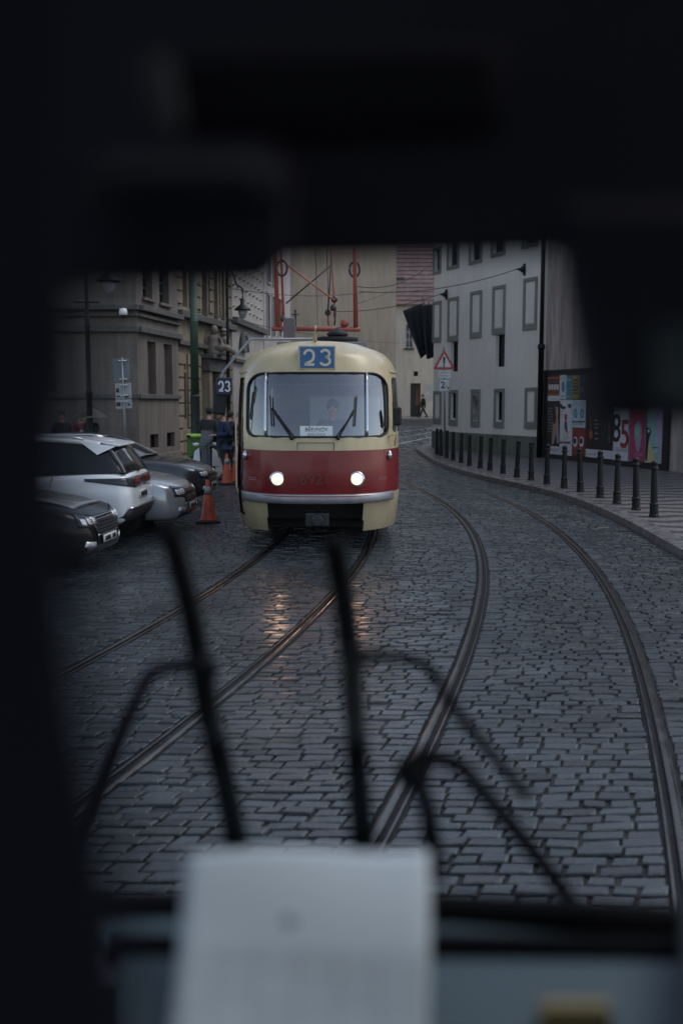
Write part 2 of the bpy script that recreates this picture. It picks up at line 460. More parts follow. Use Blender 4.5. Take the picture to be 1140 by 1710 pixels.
def mosaic():
    m = bpy.data.materials.new('mosaic_paving'); m.use_nodes = True
    n, l = m.node_tree.nodes, m.node_tree.links; b = n["Principled BSDF"]
    tc = n.new("ShaderNodeTexCoord")
    vo = n.new("ShaderNodeTexVoronoi"); vo.inputs["Scale"].default_value = 14; vo.inputs["Randomness"].default_value = 0.55
    l.new(tc.outputs["Object"], vo.inputs["Vector"])
    sx = n.new("ShaderNodeSeparateXYZ"); l.new(vo.outputs["Position"], sx.inputs[0])
    # chevron stripes along the pavement
    ab = n.new("ShaderNodeMath"); ab.operation = 'PINGPONG'; ab.inputs[1].default_value = 0.5; l.new(sx.outputs[0], ab.inputs[0])
    ml = n.new("ShaderNodeMath"); ml.operation = 'MULTIPLY_ADD'; ml.inputs[1].default_value = 0.45; l.new(ab.outputs[0], ml.inputs[0]); l.new(sx.outputs[1], ml.inputs[2])
    fr = n.new("ShaderNodeMath"); fr.operation = 'PINGPONG'; fr.inputs[1].default_value = 0.36; l.new(ml.outputs[0], fr.inputs[0])
    rp = n.new("ShaderNodeValToRGB"); rp.color_ramp.elements[0].position = 0.12; rp.color_ramp.elements[1].position = 0.2
    rp.color_ramp.elements[0].color = (0.05, 0.046, 0.05, 1); rp.color_ramp.elements[1].color = (0.22, 0.19, 0.178, 1)
    l.new(fr.outputs[0], rp.inputs["Fac"])
    hv = n.new("ShaderNodeMix"); hv.data_type = 'RGBA'; hv.blend_type = 'MULTIPLY'; hv.inputs["Factor"].default_value = 0.45
    l.new(rp.outputs[0], hv.inputs["A"]); l.new(vo.outputs["Color"], hv.inputs["B"])
    bw = n.new("ShaderNodeRGBToBW"); l.new(vo.outputs["Color"], bw.inputs[0]); l.new(bw.outputs[0], hv.inputs["B"])
    l.new(hv.outputs["Result"], b.inputs["Base Color"])
    b.inputs["Roughness"].default_value = 0.42
    bp = n.new("ShaderNodeBump"); bp.inputs["Strength"].default_value = 0.6; bp.inputs["Distance"].default_value = 0.02; bp.invert = True
    l.new(vo.outputs["Distance"], bp.inputs["Height"]); l.new(bp.outputs[0], b.inputs["Normal"])
    return m
MOSAIC = mosaic()
mb = MB(); n = len(K1)
mb.grid(lambda i, j: (K1[i][0] + (max(14 - K1[i][0], 0.5)) * j / 3, K1[i][1] * (1 - 0) + 0.0, KH - 0.006 + zg(K1[i][1])), n, 4)
struct(mb.build('pavement', MOSAIC))
# pavement on the left, in front of the corner house
mb = MB()
lp = [(-30, 24.2), (-4.6, 24.2), (-3.75, 25.0), (-3.3, 30), (-2.9, 38), (-2.6, 46), (-2.4, 56), (-30, 56)]
mb.prism([(x, y, -0.03) for x, y in lp], (0, 0, 0.12))
struct(mb.build('side_pavement', mat('side_paving', (0.13, 0.125, 0.125), 0.5, var=0.35, vscale=7, bump=0.5, bscale=18), bevel=0.02))
# far pavement under the red-roofed house
mb = MB()
mb.prism([(-2, 72, zg(72) - 0.06), (20, 72, zg(72) - 0.06), (20, 90, zg(76) - 0.06), (-2, 90, zg(76) - 0.06)], (0, 0, 0.2))
struct(mb.build('far_pavement', mat('far_paving', (0.2, 0.18, 0.17), 0.5, var=0.2)))
# ================================================================== buildings
def wdir(p0, p1):
    u = Vector((p1[0] - p0[0], p1[1] - p0[1], 0)); L = u.length; u /= L
    return u, Vector((-u.y, u.x, 0)), L
def wall(mb, p0, p1, z0, z1, holes=(), dep=0.2):
    u, n, L = wdir(p0, p1); o = Vector((p0[0], p0[1], 0))
    us = sorted({0.0, L} | {min(L, max(0, h[k])) for h in holes for k in (0, 1)})
    zs = sorted({z0, z1} | {min(z1, max(z0, h[k])) for h in holes for k in (2, 3)})
    P = lambda a, z, d=0.0: o + u * a + n * d + Vector((0, 0, z))
    for i in range(len(us) - 1):
        for j in range(len(zs) - 1):
            a, b, c, d = us[i], us[i + 1], zs[j], zs[j + 1]
            m, q = (a + b) / 2, (c + d) / 2
            if any(h[0] < m < h[1] and h[2] < q < h[3] for h in holes): continue
            mb.add([P(a, c), P(b, c), P(b, d), P(a, d)], [(0, 1, 2, 3)])
    for a, b, c, d in holes:
        for (A, B) in (((a, c), (b, c)), ((b, c), (b, d)), ((b, d), (a, d)), ((a, d), (a, c))):
            mb.add([P(*A), P(*B), P(*B, dep), P(*A, dep)], [(3, 2, 1, 0)])
    return u, n, L
def shell(mb, pts, z0, z1):         # the plain remaining walls and the top
    for a, b in zip(pts[:-1], pts[1:]):
        mb.add([(a[0], a[1], z0), (b[0], b[1], z0), (b[0], b[1], z1), (a[0], a[1], z1)], [(0, 1, 2, 3)])
def lid(mb, pts, z): mb.add([(p[0], p[1], z) for p in pts], [tuple(range(len(pts)))])
def ledge(mb, p0, p1, z0, z1, proud, e0=0.0, e1=0.0):
    u, n, L = wdir(p0, p1); o = Vector((p0[0], p0[1], 0))
    q = [o - u * e0 - n * proud, o + u * (L + e1) - n * proud, o + u * (L + e1) + n * 0.05, o - u * e0 + n * 0.05]
    mb.hexa([p + Vector((0, 0, z0)) for p in q], [p + Vector((0, 0, z1)) for p in q])
def block(mb, p0, p1, u0, u1, z0, z1, proud, back=0.02):
    u, n, L = wdir(p0, p1); o = Vector((p0[0], p0[1], 0))
    q = [o + u * u0 - n * proud, o + u * u1 - n * proud, o + u * u1 + n * back, o + u * u0 + n * back]
    mb.hexa([p + Vector((0, 0, z0)) for p in q], [p + Vector((0, 0, z1)) for p in q])
def UZ(px, py, p0, p1):
    u, n, L = wdir(p0, p1); P = PL(px, py, p0, p1)
    return (P - Vector((p0[0], p0[1], 0))).dot(u), P.z
def rect(p0, p1, x0, y0, x1, y1):
    xc_ = (x0 + x1) / 2
    return [UZ(x0, y0, p0, p1)[0], UZ(x1, y0, p0, p1)[0], UZ(xc_, y1, p0, p1)[1], UZ(xc_, y0, p0, p1)[1]]
def frame_mb(p0, p1, h, w, proud, bot=None):
    mb = MB(); a, b, c, d = h; bot = bot or w
    block(mb, p0, p1, a, b, c, c + bot, proud); block(mb, p0, p1, a, b, d - w, d, proud)
    block(mb, p0, p1, a, a + w, c + bot, d - w, proud - 0.002); block(mb, p0, p1, b - w, b, c + bot, d - w, proud - 0.002)
    return mb
def pane_mb(p0, p1, h, dep):
    mb = MB(); block(mb, p0, p1, h[0] - 0.01, h[1] + 0.01, h[2] - 0.01, h[3] + 0.01, -dep, dep + 0.03); return mb
def bars_mb(p0, p1, h, dep, nx=1, nz=2, w=0.05):
    mb = MB(); a, b, c, d = h
    for x in [a, b - w] + [a + (b - a) * k / (nx + 1) - w / 2 for k in range(1, nx + 1)]:
        block(mb, p0, p1, x, x + w, c, d, -dep + 0.04, dep)
    for z in [c, d - w] + [c + (d - c) * k / (nz + 1) - w / 2 for k in range(1, nz + 1)]:
        block(mb, p0, p1, a + w, b - w, z, z + w, -dep + 0.038, dep)
    return mb

# ---- pale grey house with blind windows (right)
wh = mat('pale_grey_render', (0.72, 0.68, 0.635), 0.85, var=0.05, vscale=0.6, bump=0.12, bscale=25, dirt=0.08)
sage = mat('sage_grey_trim', (0.20, 0.215, 0.195), 0.8, var=0.08, bump=0.1)
sage2 = mat('sage_green_plinth', (0.15, 0.17, 0.13), 0.8, var=0.15, vscale=2, bump=0.2, dirt=0.35)
P7 = G(905, 763, 0.14); Q7 = G(722, 746, 0.16)
P7, Q7 = (P7.x, P7.y), (Q7.x, Q7.y)
hA, hB = Q7, P7                      # left to right as seen
px2 = [(723, 503, 737, 572), (748, 496.5, 766, 570), (786, 486, 805, 564.5), (823, 476.8, 844, 558), (874.6, 463.6, 897.5, 551)]
pxm = [(752, 570.5, 764.5, 620.6), (827, 558.5, 842.6, 612.7)]
px1 = [(724, 653, 737, 708, 'b'), (750, 651, 764.5, 710.5, 'w'), (787, 650, 802, 713, 'p'), (825.5, 648.7, 842.6, 714.5, 'w'), (877, 647, 896.6, 716, 'b')]
px3 = [(725, 415, 735, 452), (749, 395, 765, 443), (786, 380, 803.6, 434), (823, 368, 842, 421), (875, 350, 897, 406)]
root = thing('grey_house', 'pale grey rendered house with sage framed blind windows and green plinth', 'house', (hB[0], hB[1], 0.1))
WT = 13.0
hm = [rect(hA, hB, *r) for r in pxm]
h1 = [(rect(hA, hB, *r[:4]), r[4]) for r in px1]
h3 = [rect(hA, hB, *r) for r in px3]
u_, n_, L_ = wdir(hA, hB)
in1 = []
for h, k in h1:
    if k == 'w': in1.append([h[0] + 0.14, h[1] - 0.14, h[2] + 0.3, h[3] - 0.14])
mb = MB()
wall(mb, hA, hB, 0.0, WT, [tuple(h) for h in hm] + [tuple(h) for h in in1] + [tuple(h) for h in h3], 0.22)
bk = [hB, (hB[0] + 7, hB[1] + 2.5), (hB[0] + 6, hB[1] + 14), (hA[0] + 2.5, hA[1] + 4.5), hA]
shell(mb, bk, 0, WT); lid(mb, [hA] + bk[:-1], WT)
mb.build('wall', wh, root, world=True)
mb = MB(); u730 = UZ(800, 731, hA, hB)[1]
block(mb, hA, hB, -0.02, L_ + 0.02, 0.0, 0.86, 0.05)
mb.build('plinth', sage2, root, world=True, bevel=0.015)
blind = mat('blind_window_fill', (0.70, 0.67, 0.63), 0.85, var=0.05, bump=0.1, dirt=0.1)
for r in px2:
    h = rect(hA, hB, *r)
    f = frame_mb(hA, hB, h, 0.13, 0.05, 0.22).build('blind_window', sage, root, world=True, bevel=0.008)
    m = MB(); block(m, hA, hB, h[0] + 0.125, h[1] - 0.125, h[2] + 0.215, h[3] - 0.125, 0.012); m.build('panel', blind, f, world=False) if False else None
    q = MB(); block(q, hA, hB, h[0] + 0.16, h[1] - 0.16, h[2] + 0.25, h[3] - 0.16, 0.02); o_ = q.build('panel', blind, f, world=True, bevel=0.006)
for h in hm:
    f = bars_mb(hA, hB, h, 0.2, 0, 1).build('window', BLACK_IRON, root, world=True); pane_mb(hA, hB, h, 0.2).build('pane', WINDOW, f, world=True)
poster_paint = mat('framed_picture', (0.22, 0.20, 0.19), 0.4, var=0.9, vscale=2.2)
for (h, k), src in zip(h1, px1):
    f = frame_mb(hA, hB, h, 0.13, 0.05, 0.24).build('window', sage, root, world=True, bevel=0.008)
    if k == 'w':
        g = [h[0] + 0.14, h[1] - 0.14, h[2] + 0.3, h[3] - 0.14]
        pane_mb(hA, hB, g, 0.16).build('pane', WINDOW, f, world=True)
        bars_mb(hA, hB, g, 0.16, 0, 2, 0.035).build('grille', BLACK_IRON, f, world=True)
    else:
        q = MB(); block(q, hA, hB, h[0] + 0.16, h[1] - 0.16, h[2] + 0.27, h[3] - 0.16, 0.02); q.build('panel', blind if k == 'b' else poster_paint, f, world=True, bevel=0.006)
for h in h3:
    f = frame_mb(hA, hB, [h[0] - 0.1, h[1] + 0.1, h[2] - 0.14, h[3] + 0.1], 0.1, 0.05, 0.14).build('window', sage, root, world=True, bevel=0.008)
    pane_mb(hA, hB, h, 0.16).build('pane', WINDOW, f, world=True)
# iron wall anchors of the span wires
def anchor(px, py, label):
    p = PL(px, py, hA, hB); nn = -n_
    a = thing('wall_anchor', label, 'wall anchor', p, 0, 'span wire anchors')
    m = MB(); m.box(nn * 0.02, (0.09, 0.09, 0.42), math.atan2(u_.y, u_.x)); m.build('plate', BLACK_IRON, a)
    m = MB(); m.lathe([(0.03, 0), (0.1, 0.02), (0.12, 0.1), (0.06, 0.16), (0.03, 0.3)], nn * 0.03, 10, 'x' if False else 'z')
    R_ = (nn).to_track_quat('Z', 'Y').to_matrix()
    m.v = [tuple(nn * 0.03 + R_ @ (Vector(v) - nn * 0.03)) for v in m.v]
    m.build('insulator', BLACK_IRON, a, True)
    return p + nn * 0.33
A1 = anchor(876, 450, 'black iron span wire anchor between top windows and drainpipe, upper one')
A2 = anchor(746, 492, 'small black iron wire anchor high above the warning sign')

# ---- drainpipe at the joint of the two houses
dp = thing('drainpipe', 'black iron drainpipe running down between grey house and beige wall', 'drainpipe', (hB[0], hB[1], 0.1))
pp = Vector((hB[0], hB[1], 0)) - n_ * 0.16 + u_ * 0.02
m = MB(); m.tube([pp + Vector((0, 0, 2.4)), pp + Vector((0, 0, 12.8))], 0.075, 12); m.build('upper_pipe', BLACK_IRON, dp, True, world=True)
m = MB(); m.lathe([(0.1, 0.12), (0.1, 4.0), (0.13, 4.02), (0.13, 4.16), (0.1, 4.18)], (pp.x, pp.y, 0), 14); m.build('lower_pipe', BLACK_IRON, dp, True, world=True)

# ---- beige wall with the poster board
bw = mat('stained_beige_wall', (0.46, 0.385, 0.345), 0.9, var=0.1, vscale=0.9, bump=0.2, bscale=18, dirt=0.5)
B0 = (hB[0] + 0.05, hB[1] - 0.05)
pB = G(1107, 785, 0.13); B1 = (pB.x, pB.y)
ub, nb, Lb = wdir(B0, B1)
B2 = (B1[0] + ub.x * 9, B1[1] + ub.y * 9 )
root = thing('garden_wall', 'tall stained beige wall behind the poster board', 'wall', (B0[0], B0[1], 0.1))
mb = MB()
wall(mb, B0, B2, 0.0, 9.0, [])
bk = [B2, (B2[0] + 0.8, B2[1] + 0.3), (B0[0] + 0.8, B0[1] + 0.8), B0]
shell(mb, bk, 0, 9.0); lid(mb, [B0] + bk[:-1], 9.0)
mb.build('wall', bw, root, world=True)
mb = MB(); block(mb, B0, B2, 0, Lb + 9, 9.0, 9.18, 0.12); mb.build('coping', kerb_m, root, world=True, bevel=0.02)

PR = 0.09
fp0 = (B0[0] - nb.x * PR, B0[1] - nb.y * PR); fp1 = (B1[0] - nb.x * PR, B1[1] - nb.y * PR)
def bz(px, py): return 890 + px / 4.56, 600 + py / 4.56
def brect(x0, y0, x1, y1):
    a, b = bz(x0, y0), bz(x1, y1)
    u0, zt0 = UZ(a[0], a[1], fp0, fp1); u1, _ = UZ(b[0], a[1], fp0, fp1)
    return u0, u1
# heights: the board is level, so heights are measured at its left end
zTop = UZ(914, 622, fp0, fp1)[1]; zBot = UZ(914, 764, fp0, fp1)[1]
uL, uR = brect(95, 0, 1000, 0)
root = thing('poster_board', 'wide black framed board covered in pasted posters', 'poster board', (fp0[0], fp0[1], zBot))
mb = MB(); block(mb, fp0, fp1, uL - 0.05, uR + 0.25, zBot - 0.05, zTop + 0.05, 0.0, 0.09)
mb.build('backing', mat('board_black', (0.012, 0.012, 0.014), 0.5), root, world=True, bevel=0.01)
mb = MB()
block(mb, fp0, fp1, uL - 0.06, uR + 0.3, zBot - 0.14, zBot + 0.0, 0.05, 0.05); block(mb, fp0, fp1, uL - 0.06, uR + 0.3, zTop, zTop + 0.08, 0.05, 0.05)
block(mb, fp0, fp1, uL - 0.06, uL + 0.01, zBot + 0.001, zTop - 0.001, 0.048, 0.05); block(mb, fp0, fp1, uR + 0.06, uR + 0.3, zBot + 0.001, zTop - 0.001, 0.048, 0.05)
mb.build('frame', mat('board_frame', (0.01, 0.01, 0.011), 0.5), root, world=True, bevel=0.008)
def col(nm, c): return mat('ink_' + nm, c, 0.45, var=0.12, vscale=5)
I_ = dict(white=col('white', (0.50, 0.51, 0.53)), pale=col('pale_blue', (0.42, 0.49, 0.54)), teal=col('teal', (0.05, 0.17, 0.20)), black=col('black', (0.012, 0.012, 0.014)),
          red=col('red', (0.22, 0.025, 0.025)), magenta=col('magenta', (0.30, 0.045, 0.11)), ochre=col('ochre', (0.25, 0.18, 0.03)), navy=col('navy', (0.02, 0.03, 0.08)),
          orange=col('orange', (0.27, 0.08, 0.025)), skin=col('skin', (0.33, 0.2, 0.15)), grey=col('grey', (0.24, 0.25, 0.26)), mint=col('mint', (0.22, 0.38, 0.36)), lilac=col('lilac', (0.38, 0.28, 0.42)),
          sand=col('sand', (0.45, 0.40, 0.22)), blue=col('blue', (0.06, 0.15, 0.30)), violet=col('violet', (0.09, 0.03, 0.14)), brown=col('brown', (0.12, 0.05, 0.03)))
nrm = -nb
def bz_v(px, py):                    # crop point -> (u, z) with height levelled out
    a = bz(px, py); u, z = UZ(a[0], a[1], fp0, fp1); return u, z
def sheet(name, x0, y0, x1, y1, c, par=None, lay=0):
    u0, z1_ = bz_v(x0, y0); u1, z0_ = bz_v(x1, y1)
    u1b, z1b = bz_v(x1, y0); u0b, z0b = bz_v(x0, y1)
    z1m, z0m = (z1_ + z1b) / 2, (z0_ + z0b) / 2
    pr = 0.004 + 0.0035 * lay
    mb = MB(); block(mb, fp0, fp1, u0, u1, max(z0m, zBot + 0.005), min(z1m, zTop - 0.005), pr, -pr + 0.0035)
    return mb.build(name, I_[c], par or root, world=True)
def shape(name, pts, c, par, lay=1):
    u, n, L = wdir(fp0, fp1); o = Vector((fp0[0], fp0[1], 0)); P = []
    for x, y in pts:
        a, z = bz_v(x, y); P.append(o + u * a - n * (0.0085 + 0.0035 * lay) + Vector((0, 0, z)))
    mb = MB(); mb.prism(P, -n * 0.002); return mb.build(name, I_[c], par, world=True)
def oval(x, y, rx, ry, n=14): return [(x + rx * math.cos(2 * PI * k / n), y + ry * math.sin(2 * PI * k / n)) for k in range(n)]
def lines(name, x0, x1, ys, c, par, h=5):
    u, n, L = wdir(fp0, fp1); o = Vector((fp0[0], fp0[1], 0)); mb = MB(); rn = random.Random(int(x0))
    for y in ys:
        x = x0
        while x < x1 - 4:
            w = rn.uniform(5, 16); a, z = bz_v(x, y); b, _ = bz_v(min(x + w, x1), y)
            hh = h * 0.0048 * 1.0
            block(mb, fp0, fp1, a, b, z - hh, z, 0.0125, -0.0105); x += w + 4
    return mb.build(name, I_[c], par, world=True)
p = sheet('poster', 112, 133, 200, 275, 'orange')
for k in range(4): shape('figure', [(120 + k * 20, 150), (134 + k * 20, 150), (134 + k * 20, 190), (120 + k * 20, 190)], 'navy', p); shape('figure', [(118 + k * 20, 192), (134 + k * 20, 192), (132 + k * 20, 232), (119 + k * 20, 232)], 'white', p)
shape('figure', [(114, 234), (198, 234), (198, 258), (114, 258)], 'brown', p)
p = sheet('poster', 110, 277, 200, 317, 'white'); lines('lettering', 140, 175, (297,), 'grey', p)
p = sheet('poster', 203, 120, 250, 305, 'pale'); shape('figure', oval(228, 210, 13, 42), 'blue', p); shape('figure', oval(231, 222, 7, 22), 'teal', p, 2); lines('lettering', 208, 246, (140, 150, 275, 285), 'grey', p)
p = sheet('poster', 252, 122, 296, 308, 'teal'); lines('lettering', 258, 288, (150, 160, 280), 'pale', p)
p = sheet('poster', 299, 122, 352, 300, 'ochre'); lines('lettering', 305, 345, (150, 175, 200, 225, 250), 'navy', p, 14)
p = sheet('poster', 353, 122, 394, 300, 'navy'); lines('lettering', 357, 388, (210, 224, 238), 'ochre', p, 6)
p = sheet('poster', 107, 320, 199, 660, 'black')
shape('figure', [(170, 362), (188, 360), (194, 390), (188, 440), (193, 500), (190, 560), (178, 600), (168, 560), (166, 500), (176, 440), (170, 400)], 'skin', p)
shape('figure', [(150, 480), (166, 500), (172, 560), (160, 640), (140, 655), (146, 560)], 'skin', p); shape('figure', [(178, 560), (194, 520), (196, 640), (180, 640)], 'grey', p, 2)
lines('lettering', 112, 150, tuple(range(370, 560, 22)), 'grey', p, 6)
p = sheet('poster', 112, 662, 199, 722, 'white'); lines('lettering', 130, 190, (680, 690), 'grey', p)
p = sheet('poster', 202, 310, 292, 732, 'white')
shape('figure', [(206, 340), (222, 345), (222, 370), (208, 368)], 'black', p); shape('figure', [(218, 358), (246, 358), (246, 376), (218, 380)], 'black', p); shape('figure', [(266, 340), (288, 340), (288, 372), (266, 366)], 'black', p)
shape('figure', oval(248, 440, 11, 28), 'magenta', p); shape('figure', [(240, 470), (256, 474), (262, 560), (250, 560), (238, 520)], 'violet', p); shape('figure', oval(247, 570, 17, 38), 'sand', p, 1); shape('figure', oval(247, 572, 9, 24), 'white', p, 2)
shape('lettering', [(203, 624), (228, 624), (228, 640), (203, 640)], 'magenta', p); shape('lettering', [(232, 626), (282, 626), (282, 640), (232, 640)], 'violet', p); lines('lettering', 206, 232, (398, 420), 'grey', p, 4)
p = sheet('poster', 296, 310, 398, 520, 'pale')
for x in (322, 372): shape('figure', oval(x, 412, 15, 38), 'blue', p); shape('figure', oval(x + 2, 412, 8, 24), 'mint', p, 2)
lines('lettering', 300, 394, (468,), 'black', p, 12); lines('lettering', 305, 380, (486, 494), 'grey', p, 4); lines('lettering', 302, 390, (330, 342, 354), 'grey', p, 4)
p = sheet('poster', 296, 523, 398, 735, 'red')
for x in (320, 368): shape('figure', oval(x, 548, 14, 16), 'brown', p); shape('figure', oval(x, 628, 17, 40), 'white', p); shape('figure', oval(x - 2, 622, 12, 22), 'black', p, 2); shape('figure', [(x - 16, 690), (x + 18, 690), (x + 18, 712), (x - 16, 712)], 'brown', p)
p = sheet('poster', 401, 300, 608, 688, 'black')
shape('figure', oval(440, 570, 14, 38), 'orange', p); shape('figure', [(430, 440), (442, 440), (448, 540), (436, 540)], 'brown', p); shape('figure', [(572, 460), (584, 470), (586, 640), (574, 640)], 'brown', p); lines('lettering', 468, 500, (460, 488, 516, 560, 600), 'grey', p, 8)
p = sheet('poster', 398, 690, 608, 752, 'white'); lines('lettering', 410, 480, (718,), 'grey', p, 5)
p = sheet('poster', 611, 300, 730, 772, 'white')
u85, z85 = bz_v(668, 548); o85 = Vector((fp0[0], fp0[1], 0)) + ub * u85 - nb * 0.012 + Vector((0, 0, z85))
M85 = Matrix.Translation(o85) @ Matrix.Rotation(math.atan2(ub.y, ub.x), 4, 'Z') @ Matrix.Rotation(PI / 2, 4, 'X')
t_ = text('lettering', '8', 1.25, I_['black'], root, Matrix.Translation(-root.location) @ M85 @ Matrix.Translation((-0.27, 0.05, 0)) @ Matrix.Diagonal((0.85, 1, 1, 1)), 0.002, bold=0.012)
t_.parent = p; t_ = text('lettering', '5', 1.25, I_['red'], p, Matrix.Translation(-root.location) @ M85 @ Matrix.Translation((0.22, -0.12, 0.003)) @ Matrix.Diagonal((0.85, 1, 1, 1)), 0.002, bold=0.012)
lines('lettering', 622, 715, (668, 680, 688, 696), 'grey', p, 4)
p = sheet('poster', 732, 300, 856, 780, 'magenta')
shape('figure', oval(798, 560, 30, 90), 'grey', p); shape('figure', oval(796, 545, 16, 40), 'mint', p, 2); shape('figure', [(778, 640), (820, 640), (806, 705), (790, 705)], 'grey', p, 2); lines('lettering', 770, 830, (716, 728), 'lilac', p, 4)
p = sheet('poster', 858, 300, 992, 792, 'mint')
shape('figure', [(940, 310), (990, 310), (990, 790), (968, 790), (944, 600)], 'lilac', p); shape('figure', [(884, 610), (940, 788), (852, 786)], 'sand', p, 2); shape('figure', [(864, 520), (886, 520), (900, 545), (882, 600), (868, 770), (860, 770)], 'black', p, 3); shape('figure', oval(882, 545, 8, 14), 'white', p, 4)
lines('lettering', 880, 960, (668,), 'black', p, 6); lines('lettering', 905, 945, (690, 702), 'white', p, 5)

# ---- corner house with chamfer (left)
cs = mat('grey_brown_stone', (0.17, 0.142, 0.12), 0.85, var=0.1, vscale=1.2, bump=0.15, bscale=14, dirt=0.35)
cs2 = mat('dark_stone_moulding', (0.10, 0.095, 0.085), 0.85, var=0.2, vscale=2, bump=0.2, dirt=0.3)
c0 = AT(232, 700, 29.6); c1 = AT(300, 700, 33.3); cL = AT(-140, 700, 29.6)
c0, c1, cL = (c0.x, c0.y), (c1.x, c1.y), (cL.x, cL.y)
root = thing('corner_house', 'grey brown stone corner house with chamfered end and heavy mouldings', 'house', (c0[0], c0[1], 0))
lowW = [rect(c0, c1, 246, 570.5, 260, 659), rect(c0, c1, 273.5, 575, 287.5, 659.5)]
upW = [rect(c0, c1, 237.5, 440, 253.5, 498), rect(c0, c1, 265.7, 452, 281.5, 507)]
baW = [rect(c0, c1, 251, 725, 264.7, 748), rect(c0, c1, 279, 722, 291.6, 746)]
mb = MB()
wall(mb, c0, c1, 0, 12, [tuple(h) for h in lowW + upW + baW], 0.3)
fr_u, fr_n, fr_L = wdir(cL, c0)
fw = [rect(cL, c0, 60, 560, 92, 655)]
wall(mb, cL, c0, 0, 12, [tuple(h) for h in fw], 0.3)
bk = [c1, (c1[0] - 0.7, c1[1] + 0.1), (c1[0] - 1.0, 42), (cL[0], 42), cL]
shell(mb, bk, 0, 12); lid(mb, [cL, c0] + bk[:-1], 12)
mb.build('wall', cs, root, world=True)
zb_ = 2.33
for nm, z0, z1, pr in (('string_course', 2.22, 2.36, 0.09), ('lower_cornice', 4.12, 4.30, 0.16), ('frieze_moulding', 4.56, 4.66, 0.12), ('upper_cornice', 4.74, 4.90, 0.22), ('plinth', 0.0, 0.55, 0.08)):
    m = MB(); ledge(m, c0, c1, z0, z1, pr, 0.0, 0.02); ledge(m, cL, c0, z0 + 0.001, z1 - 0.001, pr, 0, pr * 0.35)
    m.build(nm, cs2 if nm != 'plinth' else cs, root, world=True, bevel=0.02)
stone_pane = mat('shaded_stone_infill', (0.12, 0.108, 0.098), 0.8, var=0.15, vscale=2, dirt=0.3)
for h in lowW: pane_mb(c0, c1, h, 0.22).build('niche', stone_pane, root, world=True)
for h in upW:
    f = bars_mb(c0, c1, h, 0.22, 1, 2, 0.06).build('window', mat('dark_window_wood', (0.04, 0.04, 0.038), 0.6), root, world=True); pane_mb(c0, c1, h, 0.22).build('pane', WINDOW, f, world=True)
    m = MB(); block(m, c0, c1, h[0] - 0.1, h[1] + 0.1, h[2] - 0.09, h[2] - 0.002, 0.1); m.build('sill', cs, f, world=True, bevel=0.01)
for h in baW:
    f = bars_mb(c0, c1, h, 0.18, 2, 0, 0.03).build('cellar_window', BLACK_IRON, root, world=True); pane_mb(c0, c1, h, 0.22).build('pane', mat('cellar_pane', (0.03, 0.036, 0.034), 0.4), f, world=True)
for h in fw:
    f = bars_mb(cL, c0, h, 0.22, 1, 2, 0.06).build('window', MATS['dark_window_wood'], root, world=True); pane_mb(cL, c0, h, 0.22).build('pane', WINDOW, f, world=True)
# stone joints on the faces
m = MB()
for z in [0.9 + 0.47 * k for k in range(24)]:
    if 2.15 < z < 2.4 or 4.05 < z < 5.0: continue
    ledge(m, cL, c0, z, z + 0.012, 0.003)
m.build('mortar_joint', cs2, root, world=True)
# white dome camera on the cornice
cc = AT(206, 522, 29.3)
cam_t = thing('security_camera', 'small white dome security camera on the cornice of the corner house', 'security camera', cc)
m = MB(); m.lathe([(0.02, 0.12), (0.1, 0.11), (0.12, 0.02), (0.12, -0.06), (0.1, -0.07)], (0, 0, 0), 14); m.build('housing', mat('camera_white', (0.7, 0.7, 0.68), 0.4), cam_t, True)
m = MB(); m.ball((0, 0, -0.07), (0.09, 0.09, 0.1)); m.build('dome', mat('camera_dome', (0.03, 0.03, 0.03), 0.1), cam_t, True)
m = MB(); m.tube([(0, 0.02, 0.1), (0, 0.16, 0.14), (0, 0.3, 0.14)], 0.025); m.build('bracket', MATS['camera_white'], cam_t, True)

# ---- rusticated house with the portal
rs = mat('ochre_grey_stone', (0.255, 0.205, 0.14), 0.85, var=0.12, vscale=1.3, bump=0.2, bscale=14, dirt=0.4)
d0 = c1; dd = AT(388, 700, 40.5); d1 = (dd.x, dd.y)
d0 = (d0[0] - 0.1, d0[1] + 0.05)
root = thing('portal_house', 'ochre rusticated stone house with sculpted portal behind the green pole', 'house', (d0[0], d0[1], 0))
slit = rect(d0, d1, 305, 622, 311, 700)
slit2 = rect(d0, d1, 305.5, 607, 310.5, 617)
door = rect(d0, d1, 343, 605, 354, 742)
upper = [rect(d0, d1, 304, 452, 312, 512), rect(d0, d1, 336, 440, 345, 530), rect(d0, d1, 356, 440, 363, 535), rect(d0, d1, 369, 452, 374, 535)]
mb = MB()
door[2] = 0.1
uD, nD, LD = wdir(d0, d1)
wall(mb, d0, d1, 0, 14, [tuple(h) for h in [slit, slit2, door] + upper], 0.3)
bk = [d1, (d1[0] - 7, d1[1] + 1), (d0[0] - 7, d0[1] + 1), d0]
shell(mb, bk, 0, 14); lid(mb, [d0] + bk[:-1], 14)
mb.build('wall', rs, root, world=True)
for h, nm in [(slit, 'window'), (slit2, 'window')] + [(u, 'window') for u in upper]:
    f = bars_mb(d0, d1, h, 0.24, 0, 2, 0.05).build(nm, MATS['dark_window_wood'], root, world=True); pane_mb(d0, d1, h, 0.24).build('pane', WINDOW, f, world=True)
pane_mb(d0, d1, door, 0.28).build('door', mat('dark_oak_door', (0.06, 0.05, 0.04), 0.6, var=0.3), root, world=True)
m = MB(); rr_ = random.Random(2)
avoid = [slit, slit2, door] + upper
